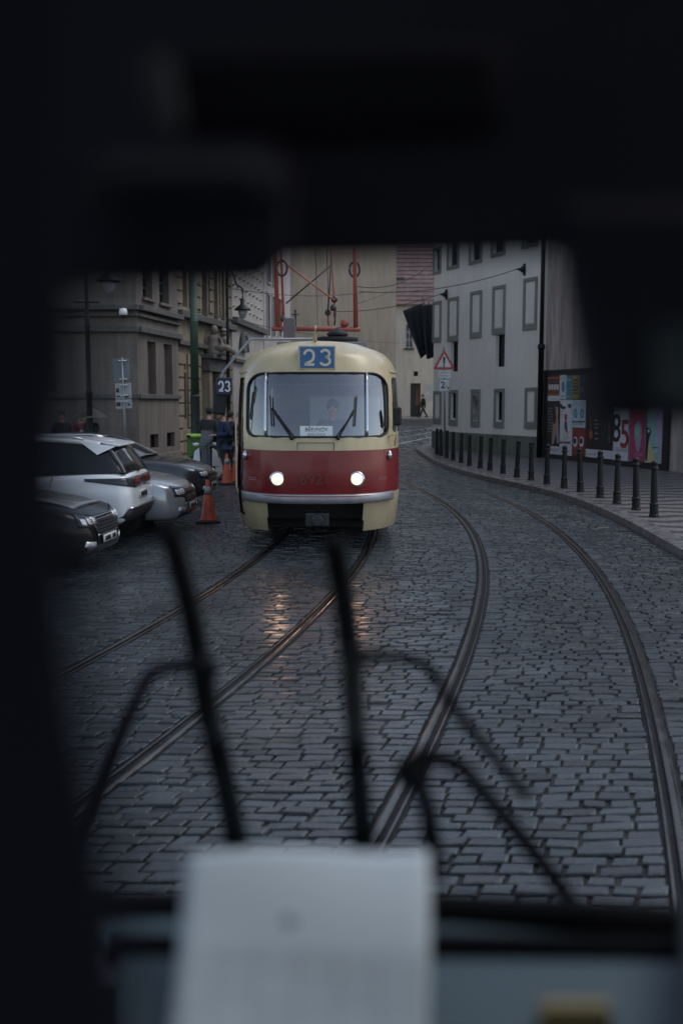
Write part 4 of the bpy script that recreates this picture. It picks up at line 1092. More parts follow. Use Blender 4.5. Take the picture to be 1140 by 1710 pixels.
# wipers
def surfpt(x, z, off): return Vector((x, ysurf(x, z) - off, z))
for s, x0, x1 in ((-1, -0.36, -0.66), (1, 0.30, 0.55)):
    m = MB(); m.ball(surfpt(x0, 1.63, 0.03), 0.03, 8, 6); m.tube([surfpt(x0 + (x1 - x0) * k / 6, 1.63 + 0.42 * k / 6, 0.035) for k in range(7)], 0.011, 6); m.tube([surfpt(x0 - 0.05 * s + (x1 - x0 + 0.02) * k / 6, 1.63 + 0.34 * k / 6, 0.035) for k in range(7)], 0.008, 6)
    wa = m.build('wiper_arm', BLACK_IRON, TR, True)
    m = MB(); m.tube([surfpt(x1 + 0.02 * s * 0 + 0.03 * (k / 6 - 0.5) * s, 1.80 + 0.42 * k / 6, 0.022) for k in range(7)], 0.011, 6); m.build('wiper_blade', DARK, wa, True)
# driver-side mirror (photo right) with bracket
m = MB(); m.box((1.17, 0.62, 1.93), (0.13, 0.07, 0.27)); mi = m.build('mirror', DARK, TR, bevel=0.03)
m = MB(); m.tube([(1.14, 0.72, 1.5), (1.15, 0.64, 1.62), (1.165, 0.63, 1.8)], 0.012, 6); m.tube([(1.0, 0.62, 1.60), (1.1, 0.6, 1.66), (1.16, 0.62, 1.67)], 0.01, 6); m.build('bracket', CREAM, mi, True)
# kerb-side mirror on a long roof arm, with the second route plate
ax = lambda px, py, Y: AT(px, py, Y + 14.4) - Vector((-0.345, 14.4, 0))
m = MB(); m.tube([ax(527, 566, 1.2), ax(450, 566.5, 1.15), ax(422, 566, 1.05), ax(416, 570, 1.0), ax(374, 621, 0.9), ax(371, 640, 0.85)], 0.02, 8); m.build('mirror_arm', mat('arm_grey', (0.2, 0.2, 0.22), 0.4, 0.4), TR, True)
c_ = ax(369, 667, 0.85)
m = MB(); m.box(c_, (0.20, 0.08, 0.46), 0, 0, R(7)); m.build('door_mirror', DARK, TR, bevel=0.035)
c_ = ax(376, 645, 0.78)
m = MB(); m.box(c_, (0.225, 0.03, 0.255)); sp_ = m.build('route_plate', mat('plate_navy', (0.012, 0.016, 0.045), 0.5), TR, bevel=0.012)
digit('2', c_.x - 0.048, c_.z, 0.135, 0.062, 0.024, c_.y - 0.017, WHITE_PRINT, sp_); digit('3', c_.x + 0.048, c_.z, 0.135, 0.062, 0.024, c_.y - 0.017, WHITE_PRINT, sp_)
# handrails by the door, roof edge handle
m = MB(); m.tube([(-1.17, 0.66, 0.8), (-1.20, 0.66, 0.9), (-1.20, 0.66, 1.9), (-1.17, 0.66, 2.0)], 0.014, 6); m.build('handrail', CREAM, TR, True)
m = MB(); m.tube([(-0.03, 0.95, 3.0), (-0.03, 0.85, 3.14), (-0.03, 0.87, 3.26)], 0.02, 6); m.tube([(-0.03, 0.95, 3.02), (-0.06, 0.9, 3.1), (-0.06, 1.1, 3.06)], 0.012, 6); m.build('roof_hook', CREAM, TR, True)
# underframe, coupler, bogies
m = MB(); m.box((0, 7.5, 0.66), (2.2, 12.4, 0.3)); m.box((0, 1.35, 0.52), (1.9, 0.9, 0.3)); m.build('underframe', DARK, TR, bevel=0.03)
m = MB(); m.tube([(0, 1.3, 0.46), (0, 0.3, 0.46)], 0.06, 10); m.box((0, 0.18, 0.46), (0.34, 0.22, 0.2)); m.tube([(0, 0.1, 0.46), (0, -0.02, 0.46)], 0.09, 12); m.build('coupler', mat('coupler_iron', (0.05, 0.055, 0.06), 0.35, 0.7), TR, bevel=0.02)
for yb in (2.6, 9.0):
    m = MB(); m.box((0, yb + 0.95, 0.42), (1.9, 2.5, 0.22)); bo = m.build('bogie', DARK, TR, bevel=0.05)
    for yw in (0, 1.9):
        for xw in (-0.74, 0.74):
            m = MB(); m.lathe([(0.05, -0.07), (0.33, -0.06), (0.35, -0.05), (0.35, 0.05), (0.33, 0.06), (0.05, 0.07)], (xw, yb + yw, 0.352), 24, 'x'); m.build('wheel', STEEL, bo, True)
m = MB(); m.box((0, 1.6, 0.26), (1.9, 0.06, 0.16)); m.build('life_guard', DARK, TR)
# pantograph
red = mat('pantograph_red', (0.30, 0.062, 0.038), 0.5, var=0.15, vscale=6, coat=0.2)
dred = mat('pantograph_dark', (0.05, 0.03, 0.03), 0.5)
PB = 3.6
def pq(px, py, Y=PB): return ax(px, py, Y)
pg = MB(); pg.tube([pq(459, 549), pq(605, 550)], 0.042, 10); pg.tube([pq(459, 549, 5.4), pq(605, 550, 5.4)], 0.042, 10)
for px in (465, 598): pg.tube([pq(px, 549), pq(px, 549, 5.4)], 0.035, 8)
pant = pg.build('pantograph', red, TR, True)
m = MB(); m.tube([pq(468, 546), pq(464, 425), pq(462, 300)], [0.043, 0.034, 0.026], 10); m.build('lower_arm', red, pant, True)
m = MB(); m.tube([pq(598, 546), pq(596, 425), pq(594, 300)], [0.043, 0.034, 0.026], 10); m.build('lower_arm', red, pant, True)
m = MB(); m.tube([pq(478, 530, 4.4), pq(475, 440, 4.4), pq(470, 380, 4.4)], 0.024, 8); m.tube([pq(474, 556, 4.4), pq(476, 505, 4.4)], 0.02, 8); m.build('rear_arm', mat('pantograph_pale', (0.36, 0.10, 0.07), 0.5), pant, True)
m = MB(); m.tube([pq(563, 530, 4.4), pq(563, 500, 4.4), pq(558, 430, 4.4), pq(556, 380, 4.4)], 0.018, 8); m.tube([pq(553, 543, 4.4), pq(552, 520, 4.4)], 0.018, 8); m.build('rear_arm', MATS['pantograph_pale'], pant, True)
m = MB(); m.tube([pq(483, 442, 4.0), pq(563, 502, 4.0)], 0.016, 8); m.build('cross_stay', MATS['pantograph_pale'], pant, True)
m = MB(); m.tube([pq(482, 507, 4.2), pq(556, 444, 4.2)], 0.014, 8); m.build('cross_stay', dred, pant, True)
m = MB(); m.tube([pq(552, 522, 4.3), pq(558, 432, 4.3)], 0.014, 8); m.tube([pq(563, 543, 4.2), pq(566, 515, 4.2)], 0.014, 8); m.build('spring_rod', dred, pant, True)
for px, py in ((477, 532), (561, 514), (552, 522), (563, 500)):
    m = MB(); m.ball(pq(px, py, 4.35), 0.06, 10, 6); m.build('joint', dred, pant, True)
for px, py in ((475, 448), (596, 450)):
    m = MB(); c_ = pq(px, py, 3.65)
    m.tube([c_ + Vector((0.09 * math.cos(2 * PI * k / 14), 0, 0.13 * math.sin(2 * PI * k / 14))) for k in range(15)], 0.02, 6, False); m.build('cable_loop', dred, pant, True)
m = MB(); c_ = pq(579, 540, 3.6); m.ball(c_, 0.075, 10, 8); m.build('joint', red, pant, True)
m = MB(); c_ = pq(567, 556, 3.2); m.lathe([(0.16, -0.06), (0.19, -0.02), (0.12, 0.03), (0.06, 0.06), (0.02, 0.09)], c_, 18); m.lathe([(0.34, -0.16), (0.36, -0.08), (0.17, -0.07)], c_, 18); m.build('roof_insulator', DARK, TR, True)
m = MB(); c_ = pq(487, 549, 3.0); m.box(c_, (0.2, 0.3, 0.34)); m.build('roof_box', mat('roof_box_brown', (0.10, 0.085, 0.09), 0.6), TR, bevel=0.02)
m = MB(); c_ = pq(497, 545, 3.3); m.tube([c_, c_ + Vector((0, 0, 0.28))], 0.02, 6); m.tube([c_ + Vector((-0.06, 0, 0.2)), c_ + Vector((0.06, 0, 0.2))], 0.012, 6); m.build('arrester', DARK, TR, True)
m = MB(); m.box((0.05, 4.6, 3.09), (1.5, 3.6, 0.1)); m.build('roof_walkway', mat('walkway_grey', (0.14, 0.14, 0.15), 0.6), TR, bevel=0.02)
# ================================================================== cars
def car_paint(name, c, metal=0.0, rough=0.28):
    return mat(name, c, rough, metal, 0.5, 0.04, 2, coat=0.6, rvar=0.05)
TYRE = mat('tyre', (0.014, 0.014, 0.014), 0.75, var=0.2)
ALLOY = mat('alloy', (0.30, 0.30, 0.31), 0.35, 0.8)
LAMP = mat('lamp_clear', (0.78, 0.80, 0.82), 0.1, 0.5, var=0.3, vscale=30)
LAMPD = mat('lamp_dark', (0.03, 0.03, 0.035), 0.12)
TAILR = mat('tail_red', (0.28, 0.02, 0.02), 0.2)
CARGL = mat('car_glass', (0.010, 0.012, 0.014), 0.05, spec=0.5, var=0.2)
PLATE = mat('plate_white', (0.55, 0.55, 0.53), 0.4)
SPEC = {
 'sedan': dict(L=4.75, w=0.92, hood=[(-2.375, 0.72), (-2.34, 0.92), (-2.2, 1.03), (-1.7, 1.08), (-0.9, 1.0), (0.9, 0.985), (1.4, 0.955), (1.9, 0.885), (2.18, 0.79), (2.31, 0.68), (2.375, 0.52)],
   wid=[(-2.375, 0.62), (-2.33, 0.76), (-2.15, 0.86), (-1.5, 0.92), (1.4, 0.92), (1.9, 0.90), (2.12, 0.83), (2.27, 0.70), (2.35, 0.54), (2.375, 0.46)],
   low=[(-2.375, 0.36), (-2.2, 0.24), (2.2, 0.2), (2.375, 0.3)],
   rail=[(1.02, 1.0, 0.76), (0.62, 1.21, 0.69), (0.18, 1.385, 0.60), (-0.4, 1.455, 0.575), (-0.95, 1.42, 0.56), (-1.45, 1.27, 0.60), (-1.9, 1.09, 0.66)],
   bx=[1.02, -1.9], belt=0.985, by=0.865, wx=(1.42, -1.40), wr=0.325),
 'suv': dict(L=4.45, w=0.93, hood=[(-2.225, 0.72), (-2.21, 0.95), (-2.16, 1.09), (-2.0, 1.13), (-0.9, 1.10), (0.8, 1.06), (1.4, 1.03), (1.85, 0.96), (2.1, 0.85), (2.2, 0.65), (2.225, 0.55)],
   wid=[(-2.225, 0.66), (-2.20, 0.78), (-2.08, 0.87), (-1.6, 0.93), (1.3, 0.93), (1.8, 0.90), (2.05, 0.82), (2.18, 0.68), (2.225, 0.52)],
   low=[(-2.225, 0.52), (-2.12, 0.36), (2.1, 0.26), (2.225, 0.36)],
   rail=[(0.95, 1.07, 0.77), (0.5, 1.33, 0.69), (0.1, 1.52, 0.62), (-0.6, 1.595, 0.60), (-1.35, 1.565, 0.59), (-1.80, 1.50, 0.58), (-2.0, 1.29, 0.64), (-2.12, 1.1, 0.70)],
   bx=[0.95, -2.12], belt=1.09, by=0.86, wx=(1.36, -1.32), wr=0.35),
}
def car(kind, loc, rz, label, paint, trim=None):
    sp_ = SPEC[kind]; root = thing('parked_car', label, 'car', loc, rz, 'cars parked side by side along the left')
    L, hoodf, widf, lowf = sp_['L'], lin(*zip(*sp_['hood'])), lin(*zip(*sp_['wid'])), lin(*zip(*sp_['low']))
    xs = sorted({p[0] for p in sp_['hood']} | {p[0] for p in sp_['wid']} | {-1.75, -1.1, -0.4, 0.3, 1.1, 1.7})
    rows = []
    for x in xs:
        zt, zl, w_ = hoodf(x), lowf(x), widf(x)
        h = zt - zl
        half = [(0, zl), (0.78 * w_, zl), (0.95 * w_, zl + 0.05), (w_ * 0.985, zl + 0.3 * h), (w_, zl + 0.55 * h), (0.985 * w_, zl + 0.72 * h), (0.945 * w_, zt - 0.05), (0.84 * w_, zt + 0.0), (0.5 * w_, zt + 0.025), (0, zt + 0.035)]
        rows.append([(x, -y, z) for y, z in half] + [(x, y, z) for y, z in reversed(half[1:-1])])
    n = len(rows[0]); mb = MB()
    vs = [p for r in rows for p in r]; fs = [(i * n + k, i * n + (k + 1) % n, (i + 1) * n + (k + 1) % n, (i + 1) * n + k) for i in range(len(rows) - 1) for k in range(n)]
    fs += [tuple(range(n)), tuple((len(rows) - 1) * n + k for k in range(n - 1, -1, -1))]
    mb.add(vs, fs); tmp = mb.build('tmp', paint, None, True, sub=2)
    # wheel arches cut out
    cut = MB()
    for wx in sp_['wx']:
        for s in (-1, 1):
            cut.lathe([(sp_['wr'] + 0.06, -0.2), (sp_['wr'] + 0.06, 0.3)] if s > 0 else [(sp_['wr'] + 0.06, -0.3), (sp_['wr'] + 0.06, 0.2)], (wx, s * (sp_['w'] - 0.08), sp_['wr'] + 0.01), 32, 'y')
    cu = cut.build('cut', paint)
    md = tmp.modifiers.new('c', 'BOOLEAN'); md.operation = 'DIFFERENCE'; md.object = cu; md.solver = 'EXACT'
    me = evmesh(tmp); bpy.data.objects.remove(tmp); bpy.data.objects.remove(cu)
    me.materials.clear()
    bvh = BVHTree.FromPolygons([v.co.copy() for v in me.vertices], [tuple(p.vertices) for p in me.polygons])
    body = link('body', me, paint, root, True)
    for p_ in me.polygons: p_.use_smooth = True
    body.modifiers.new('e', 'EDGE_SPLIT').split_angle = R(50)
    # greenhouse
    rail = smooth_pts([Vector((x, y, z)) for x, z, y in sp_['rail']], 6); nr = len(rail)
    bl = sp_['belt']
    def beltp(p):
        return Vector((p.x, max(p.y, sp_['by'] - 0.06 * max(0, abs(p.x) - 0.8)), min(bl + 0.02 * (-p.x) , p.z)))
    for s in (-1, 1):
        mb = MB(); mb.grid(lambda i, j: (lambda a, b: Vector((a.x, s * (a.y + (b.y - a.y) * j / 3 - 0.012), a.z + (b.z - a.z) * j / 3)))(beltp(rail[i]), rail[i]), nr, 4)
        mb.build('side_window', CARGL, root, True, fix=True)
        cut_ = nr if kind == 'sedan' else nr - 13
        mb = MB(); mb.tube([Vector((p.x, s * p.y, p.z)) for p in rail[:cut_]], 0.034, 8); mb.build('roof_rail', paint, root, True)
        if cut_ < nr: mb = MB(); mb.tube([Vector((p.x, s * p.y, p.z)) for p in rail[cut_ - 1:]], 0.034, 8); mb.build('rear_pillar', LAMPD, root, True)
        if trim:
            mb = MB(); mb.tube([Vector((p.x, s * (p.y + 0.025), p.z - 0.035)) for p in rail[1:-2]], 0.013, 6); mb.tube([Vector((p.x, s * (beltp(p).y + 0.012), beltp(p).z + 0.01)) for p in rail[6:-6]], 0.011, 6); mb.build('chrome_strip', trim, root, True)
        xb = -0.42; pb = min(rail, key=lambda p: abs(p.x - xb))
        mb = MB(); mb.tube([beltp(pb) * 1 + Vector((0, 0, 0)), pb], 0.03, 6); mb.v = [(v[0], s * v[1], v[2]) for v in mb.v]; mb.build('door_pillar', LAMPD, root, True)
    # windscreen, roof, rear window
    def top(name, i0, i1, m_, lift, bulge):
        mb = MB()
        def P(i, j):
            p = rail[i0 + i]; t = -1 + 2 * j / 10; c = 1 - t * t
            return Vector((p.x + bulge * c * (1 if i0 < nr / 2 else -1), p.y * t, p.z + lift + 0.045 * c))
        mb.grid(P, i1 - i0 + 1, 11); return mb.build(name, m_, root, True, solid=0.008)
    ia = max(i for i, p in enumerate(rail[:nr // 2]) if p.z < sp_['rail'][2][1] - 0.01) + 1
    k3 = len(sp_['rail']) - (3 if kind == 'sedan' else 3)
    ic = 6 * k3
    top('windscreen', 0, ia, CARGL, 0.0, 0.06); top('roof', ia, ic, paint, 0.008, 0.0); top('rear_window', ic, nr - 1, CARGL, 0.0, 0.05)
    # wheels
    for wx in sp_['wx']:
        for s in (-1, 1):
            r = sp_['wr']; yy = s * (sp_['w'] - 0.115)
            mb = MB(); mb.lathe([(r * 0.66, -0.1), (r * 0.96, -0.105), (r, -0.07), (r, 0.07), (r * 0.96, 0.105), (r * 0.66, 0.1)], (wx, yy, r), 28, 'y'); wh_ = mb.build('wheel', TYRE, root, True)
            mb = MB(); mb.lathe([(r * 0.68, 0.0), (r * 0.66, 0.09), (r * 0.6, 0.075), (r * 0.58, 0.02)], (wx, yy, r), 28, 'y') if s > 0 else mb.lathe([(r * 0.58, -0.02), (r * 0.6, -0.075), (r * 0.66, -0.09), (r * 0.68, 0.0)], (wx, yy, r), 28, 'y')
            for k in range(10):
                a = 2 * PI * k / 10; mb.tube([(wx + 0.05 * math.cos(a), yy + s * 0.07, r + 0.05 * math.sin(a)), (wx + r * 0.62 * math.cos(a + 0.08), yy + s * 0.075, r + r * 0.62 * math.sin(a + 0.08))], 0.017, 5)
            mb.ball((wx, yy + s * 0.07, r), (0.07, 0.02, 0.07), 10, 6); mb.build('rim', ALLOY, wh_, True)
    def proj(p, d, off):
        d = Vector(d).normalized(); h = bvh.ray_cast(Vector(p) - d * 3, d)
        return (h[0] - d * off) if h[0] is not None else None
    def patch(name, corners, d, m_, par=None, off=0.008, nu=9, nv=6, shape=None):
        # corners: four points (front-view positions) a,b,c,d ; projected on the body along d
        a, b, c, e = [Vector(q) for q in corners]; P = []
        for i in range(nu):
            for j in range(nv):
                u, v = i / (nu - 1), j / (nv - 1)
                q = proj(a * (1 - u) * (1 - v) + b * u * (1 - v) + c * u * v + e * (1 - u) * v, d, off)
                P.append(q)
        mb = MB()
        if any(q is None for q in P):
            ok = [q for q in P if q is not None]
            if not ok: return None
            P = [q if q is not None else min(ok, key=lambda o: 0 if q is None else 0) for q in P]
        mb.add(P, [(i * nv + j, (i + 1) * nv + j, (i + 1) * nv + j + 1, i * nv + j + 1) for i in range(nu - 1) for j in range(nv - 1)])
        return mb.build(name, m_, par or root, True, solid=0.012)
    for s in (-1, 1):              # door mirrors and handles
        mx_ = sp_['rail'][0][0] - 0.22
        mb = MB(); mb.ball((mx_, s * (sp_['by'] + 0.12), bl + 0.07), (0.06, 0.12, 0.075), 12, 8); mb.tube([(mx_ + 0.02, s * (sp_['by'] - 0.02), bl + 0.0), (mx_, s * (sp_['by'] + 0.08), bl + 0.05)], 0.025, 6); mb.build('door_mirror', paint if not trim else LAMPD, root, True)
    return root, patch, body
def seam(root, patch, x0, x1, z0, z1, s, y=1.2):
    patch('panel_gap', [(x0, s * y, z0), (x0 + 0.012, s * y, z0), (x1 + 0.012, s * y, z1), (x1, s * y, z1)], (0, -s, 0), LAMPD, None, 0.0, 3, 12)
silver = car_paint('silver_paint', (0.36, 0.37, 0.39), 0.4, 0.22)
white = car_paint('white_paint', (0.76, 0.77, 0.78), 0.0, 0.3)
charcoal = car_paint('charcoal_paint', (0.035, 0.04, 0.045), 0.3, 0.25)
blackp = mat('black_paint', (0.006, 0.0065, 0.007), 0.2, 0.0, 0.25, 0.05, 2, coat=0.08)
def plate_text(root, par, x, y, z, s, d):
    pass
def front(root, patch, sg=1, plate=True, fog=True):
    for s in (-1, 1):
        hl = patch('headlight', [(3, s * 0.46, 0.585), (3, s * 0.92, 0.615), (3, s * 0.92, 0.79), (3, s * 0.48, 0.725)], (-1, -0.28 * s * 1.0, 0), LAMPD, None, 0.006, 12, 6)
        for a, b in ((0.54, 0.63), (0.67, 0.76), (0.79, 0.88)):
            patch('lens', [(3, s * a, 0.635), (3, s * b, 0.645), (3, s * b, 0.73), (3, s * a, 0.71)], (-1, -0.28 * s, 0), LAMP, hl, 0.02, 5, 4)
        if fog: patch('fog_lamp', [(3, s * 0.55, 0.36), (3, s * 0.76, 0.37), (3, s * 0.74, 0.44), (3, s * 0.55, 0.42)], (-1, -0.15 * s, 0), LAMP, None, 0.008, 5, 4)
    g = patch('grille', [(3, -0.40, 0.50), (3, 0.40, 0.50), (3, 0.47, 0.70), (3, -0.47, 0.70)], (-1, 0, 0), LAMPD, None, 0.008, 14, 6)
    for z in (0.53, 0.57, 0.61, 0.65): patch('slat', [(3, -0.41, z), (3, 0.41, z), (3, 0.41, z + 0.012), (3, -0.41, z + 0.012)], (-1, 0, 0), DARK, g, 0.022, 14, 2)
    patch('grille_trim', [(3, -0.47, 0.70), (3, 0.47, 0.70), (3, 0.48, 0.722), (3, -0.48, 0.722)], (-1, 0, 0), CHROME, g, 0.016, 14, 2)
    patch('grille_trim', [(3, -0.40, 0.485), (3, 0.40, 0.485), (3, 0.40, 0.502), (3, -0.40, 0.502)], (-1, 0, 0), CHROME, g, 0.016, 14, 2)
    patch('lower_intake', [(3, -0.62, 0.27), (3, 0.62, 0.27), (3, 0.6, 0.37), (3, -0.6, 0.37)], (-1, 0, 0), LAMPD, None, 0.008, 14, 4)
    if plate:
        pl = patch('number_plate', [(3, -0.26, 0.385), (3, 0.26, 0.385), (3, 0.26, 0.48), (3, -0.26, 0.48)], (-1, 0, 0), PLATE, None, 0.03, 4, 3)
        for k in range(6):
            if k != 3: patch('character', [(3, -0.2 + 0.07 * k, 0.405), (3, -0.155 + 0.07 * k, 0.405), (3, -0.155 + 0.07 * k, 0.46), (3, -0.2 + 0.07 * k, 0.46)], (-1, 0, 0), BLACK_PRINT, pl, 0.04, 3, 3)
YAW = -0.19
def at_tip(kind, tipx, Y, yaw, back=False):
    L = SPEC[kind]['L'] / 2; d = Vector((math.cos(yaw), math.sin(yaw), 0))
    return Vector((tipx, Y, 0)) - d * L
y1 = R(-5); c1_, pt, b_ = car('sedan', at_tip('sedan', -2.99, 12.95, y1), y1, 'dark sedan with painted bonnet sheen and glassy headlight, nearest of the parked cars', blackp)
front(c1_, pt)
pt('bonnet', [(1.0, -0.62, 3), (2.12, -0.52, 3), (2.12, 0.52, 3), (1.0, 0.62, 3)], (0, 0, -1), car_paint('bonnet_sky_sheen', (0.24, 0.24, 0.25), 0.0, 0.2), None, 0.004, 16, 12)  # pale grey put into the bonnet colour for the sky reflected there
seam(c1_, pt, 0.78, 0.95, 0.3, 0.95, -1)
y2 = R(-1); c2_, pt, b_ = car('suv', Vector((-3.0, 15.35, 0)) - Vector((math.cos(y2), math.sin(y2), 0)) * 2.225, y2 + PI, 'white SUV parked nose in with black tail lamp band and tinted windows', white)
for s in (-1, 1):
    tl = patch_ = pt('tail_lamp', [(-3, s * 0.50, 0.90), (-3, s * 0.93, 0.90), (-3, s * 1.02, 1.055), (-3, s * 0.50, 1.055)], (1, -0.5 * s, 0), LAMPD, None, 0.008, 14, 5)
    for k in range(3): pt('lens', [(-3, s * (0.60 + 0.09 * k), 0.95), (-3, s * (0.635 + 0.09 * k), 0.95), (-3, s * (0.615 + 0.09 * k), 1.035), (-3, s * (0.585 + 0.09 * k), 1.035)], (1, -0.5 * s, 0), TAILR, tl, 0.02, 3, 5)
    pt('lamp_wing', [(-1.62, s * 0.93, 1.01), (-2.24, s * 0.52, 0.90), (-2.24, s * 0.52, 1.055), (-1.62, s * 0.93, 1.045)], (0.6, -0.8 * s, 0), LAMPD, tl, 0.005, 22, 6)
    seam(c2_, pt, -1.0, -1.12, 0.45, 1.07, s)
    seam(c2_, pt, 0.15, 0.05, 0.45, 1.05, s)
pt('lamp_band', [(-3, -0.55, 0.91), (-3, 0.55, 0.91), (-3, 0.55, 1.05), (-3, -0.55, 1.05)], (1, 0, 0), LAMPD, None, 0.006, 12, 4)
pt('rear_bumper', [(-3, -0.86, 0.40), (-3, 0.86, 0.40), (-3, 0.8, 0.60), (-3, -0.8, 0.60)], (1, 0, 0), mat('bumper_plastic', (0.02, 0.02, 0.021), 0.5), None, 0.03, 16, 5)
pt('bumper_trim', [(-3, -0.8, 0.60), (-3, 0.8, 0.60), (-3, 0.8, 0.63), (-3, -0.8, 0.63)], (1, 0, 0), CHROME, None, 0.045, 16, 2)
for s in (-1, 1): pt('sill_cladding', [(-2.0, s * 2, 0.36), (1.9, s * 2, 0.3), (1.9, s * 2, 0.48), (-2.0, s * 2, 0.56)], (0, -s, 0), MATS['bumper_plastic'], None, 0.01, 30, 4) if False else None
pl = pt('number_plate', [(-3, -0.26, 0.72), (-3, 0.26, 0.72), (-3, 0.26, 0.83), (-3, -0.26, 0.83)], (1, 0, 0), PLATE, None, 0.012, 4, 3)
for k in range(6): pt('character', [(-3, -0.2 + 0.07 * k, 0.745), (-3, -0.155 + 0.07 * k, 0.745), (-3, -0.155 + 0.07 * k, 0.81), (-3, -0.2 + 0.07 * k, 0.81)], (1, 0, 0), BLACK_PRINT, pl, 0.02, 3, 3)
m = MB(); m.prism([(-1.42, -0.57, 1.582), (-2.0, -0.53, 1.49), (-2.0, 0.53, 1.49), (-1.42, 0.57, 1.582)], (0, 0, 0.035)); m.build('spoiler', white, c2_, bevel=0.012)
for s in (-1, 1):
    m = MB(); m.prism([(-1.45, s * 0.60, 1.57), (-1.97, s * 0.585, 1.50), (-1.72, s * 0.655, 1.38)], (0, s * 0.02, 0)); m.build('quarter_panel', white, c2_)
    m = MB(); m.tube([(0.0, s * 0.6, 1.60), (-0.2, s * 0.6, 1.635), (-1.3, s * 0.58, 1.635), (-1.5, s * 0.57, 1.60)], 0.016, 6); m.build('rack_bar', CHROME, c2_, True)
m = MB(); m.tube([(-2.19, 0.1, 1.12), (-2.16, -0.25, 1.17)], 0.012, 6); m.build('rear_wiper', DARK, c2_, True)
y3 = R(-3); c3_, pt, b_ = car('sedan', at_tip('sedan', -2.52, 17.05, y3), y3, 'silver sedan parked nose out with its bonnet end beside the traffic cone', silver)
front(c3_, pt)
seam(c3_, pt, 0.78, 0.95, 0.3, 0.95, -1)
y4 = R(-4); c4_, pt, b_ = car('sedan', at_tip('sedan', -2.68, 21.2, y4), y4, 'charcoal sedan with chrome window line, farthest of the parked cars', charcoal, CHROME)
front(c4_, pt)
seam(c4_, pt, 0.78, 0.95, 0.3, 0.95, -1)

# ================================================================== people
SKIN = mat('skin', (0.38, 0.22, 0.16), 0.6, var=0.06)
def skin_graph(nodes, edges, sub=1):
    names = list(nodes); ix = {k: i for i, k in enumerate(names)}
    me = bpy.data.meshes.new('t'); me.from_pydata([nodes[k][0] for k in names], [(ix[a], ix[b]) for a, b in edges], [])
    o = bpy.data.objects.new('t', me); C.objects.link(o)
    o.modifiers.new('s', 'SKIN'); sd_ = o.modifiers.new('u', 'SUBSURF'); sd_.levels = sub; sd_.render_levels = sub
    for i, k in enumerate(names):
        r = nodes[k][1]; me.skin_vertices[0].data[i].radius = (r, r) if not isinstance(r, tuple) else r
        me.skin_vertices[0].data[i].use_root = (i == 0)
    r = evmesh(o); bpy.data.objects.remove(o); bpy.data.meshes.remove(me)
    return r
def mesh_join(me, mb):
    b = MB(); b.v = [tuple(v.co) for v in me.vertices]; b.f = [tuple(p.vertices) for p in me.polygons]
    b.add(mb.v, mb.f); return b
ARMS = {
 'down': dict(el=(0.24, 0.03, 1.14), wr=(0.25, -0.04, 0.90)),
 'phone': dict(el=(0.25, 0.02, 1.15), wr=(0.09, -0.26, 1.13)),
 'up': dict(el=(0.27, -0.10, 1.22), wr=(0.20, -0.24, 1.40)),
 'wheel': dict(el=(0.26, -0.12, 1.16), wr=(0.14, -0.34, 1.10)),
}
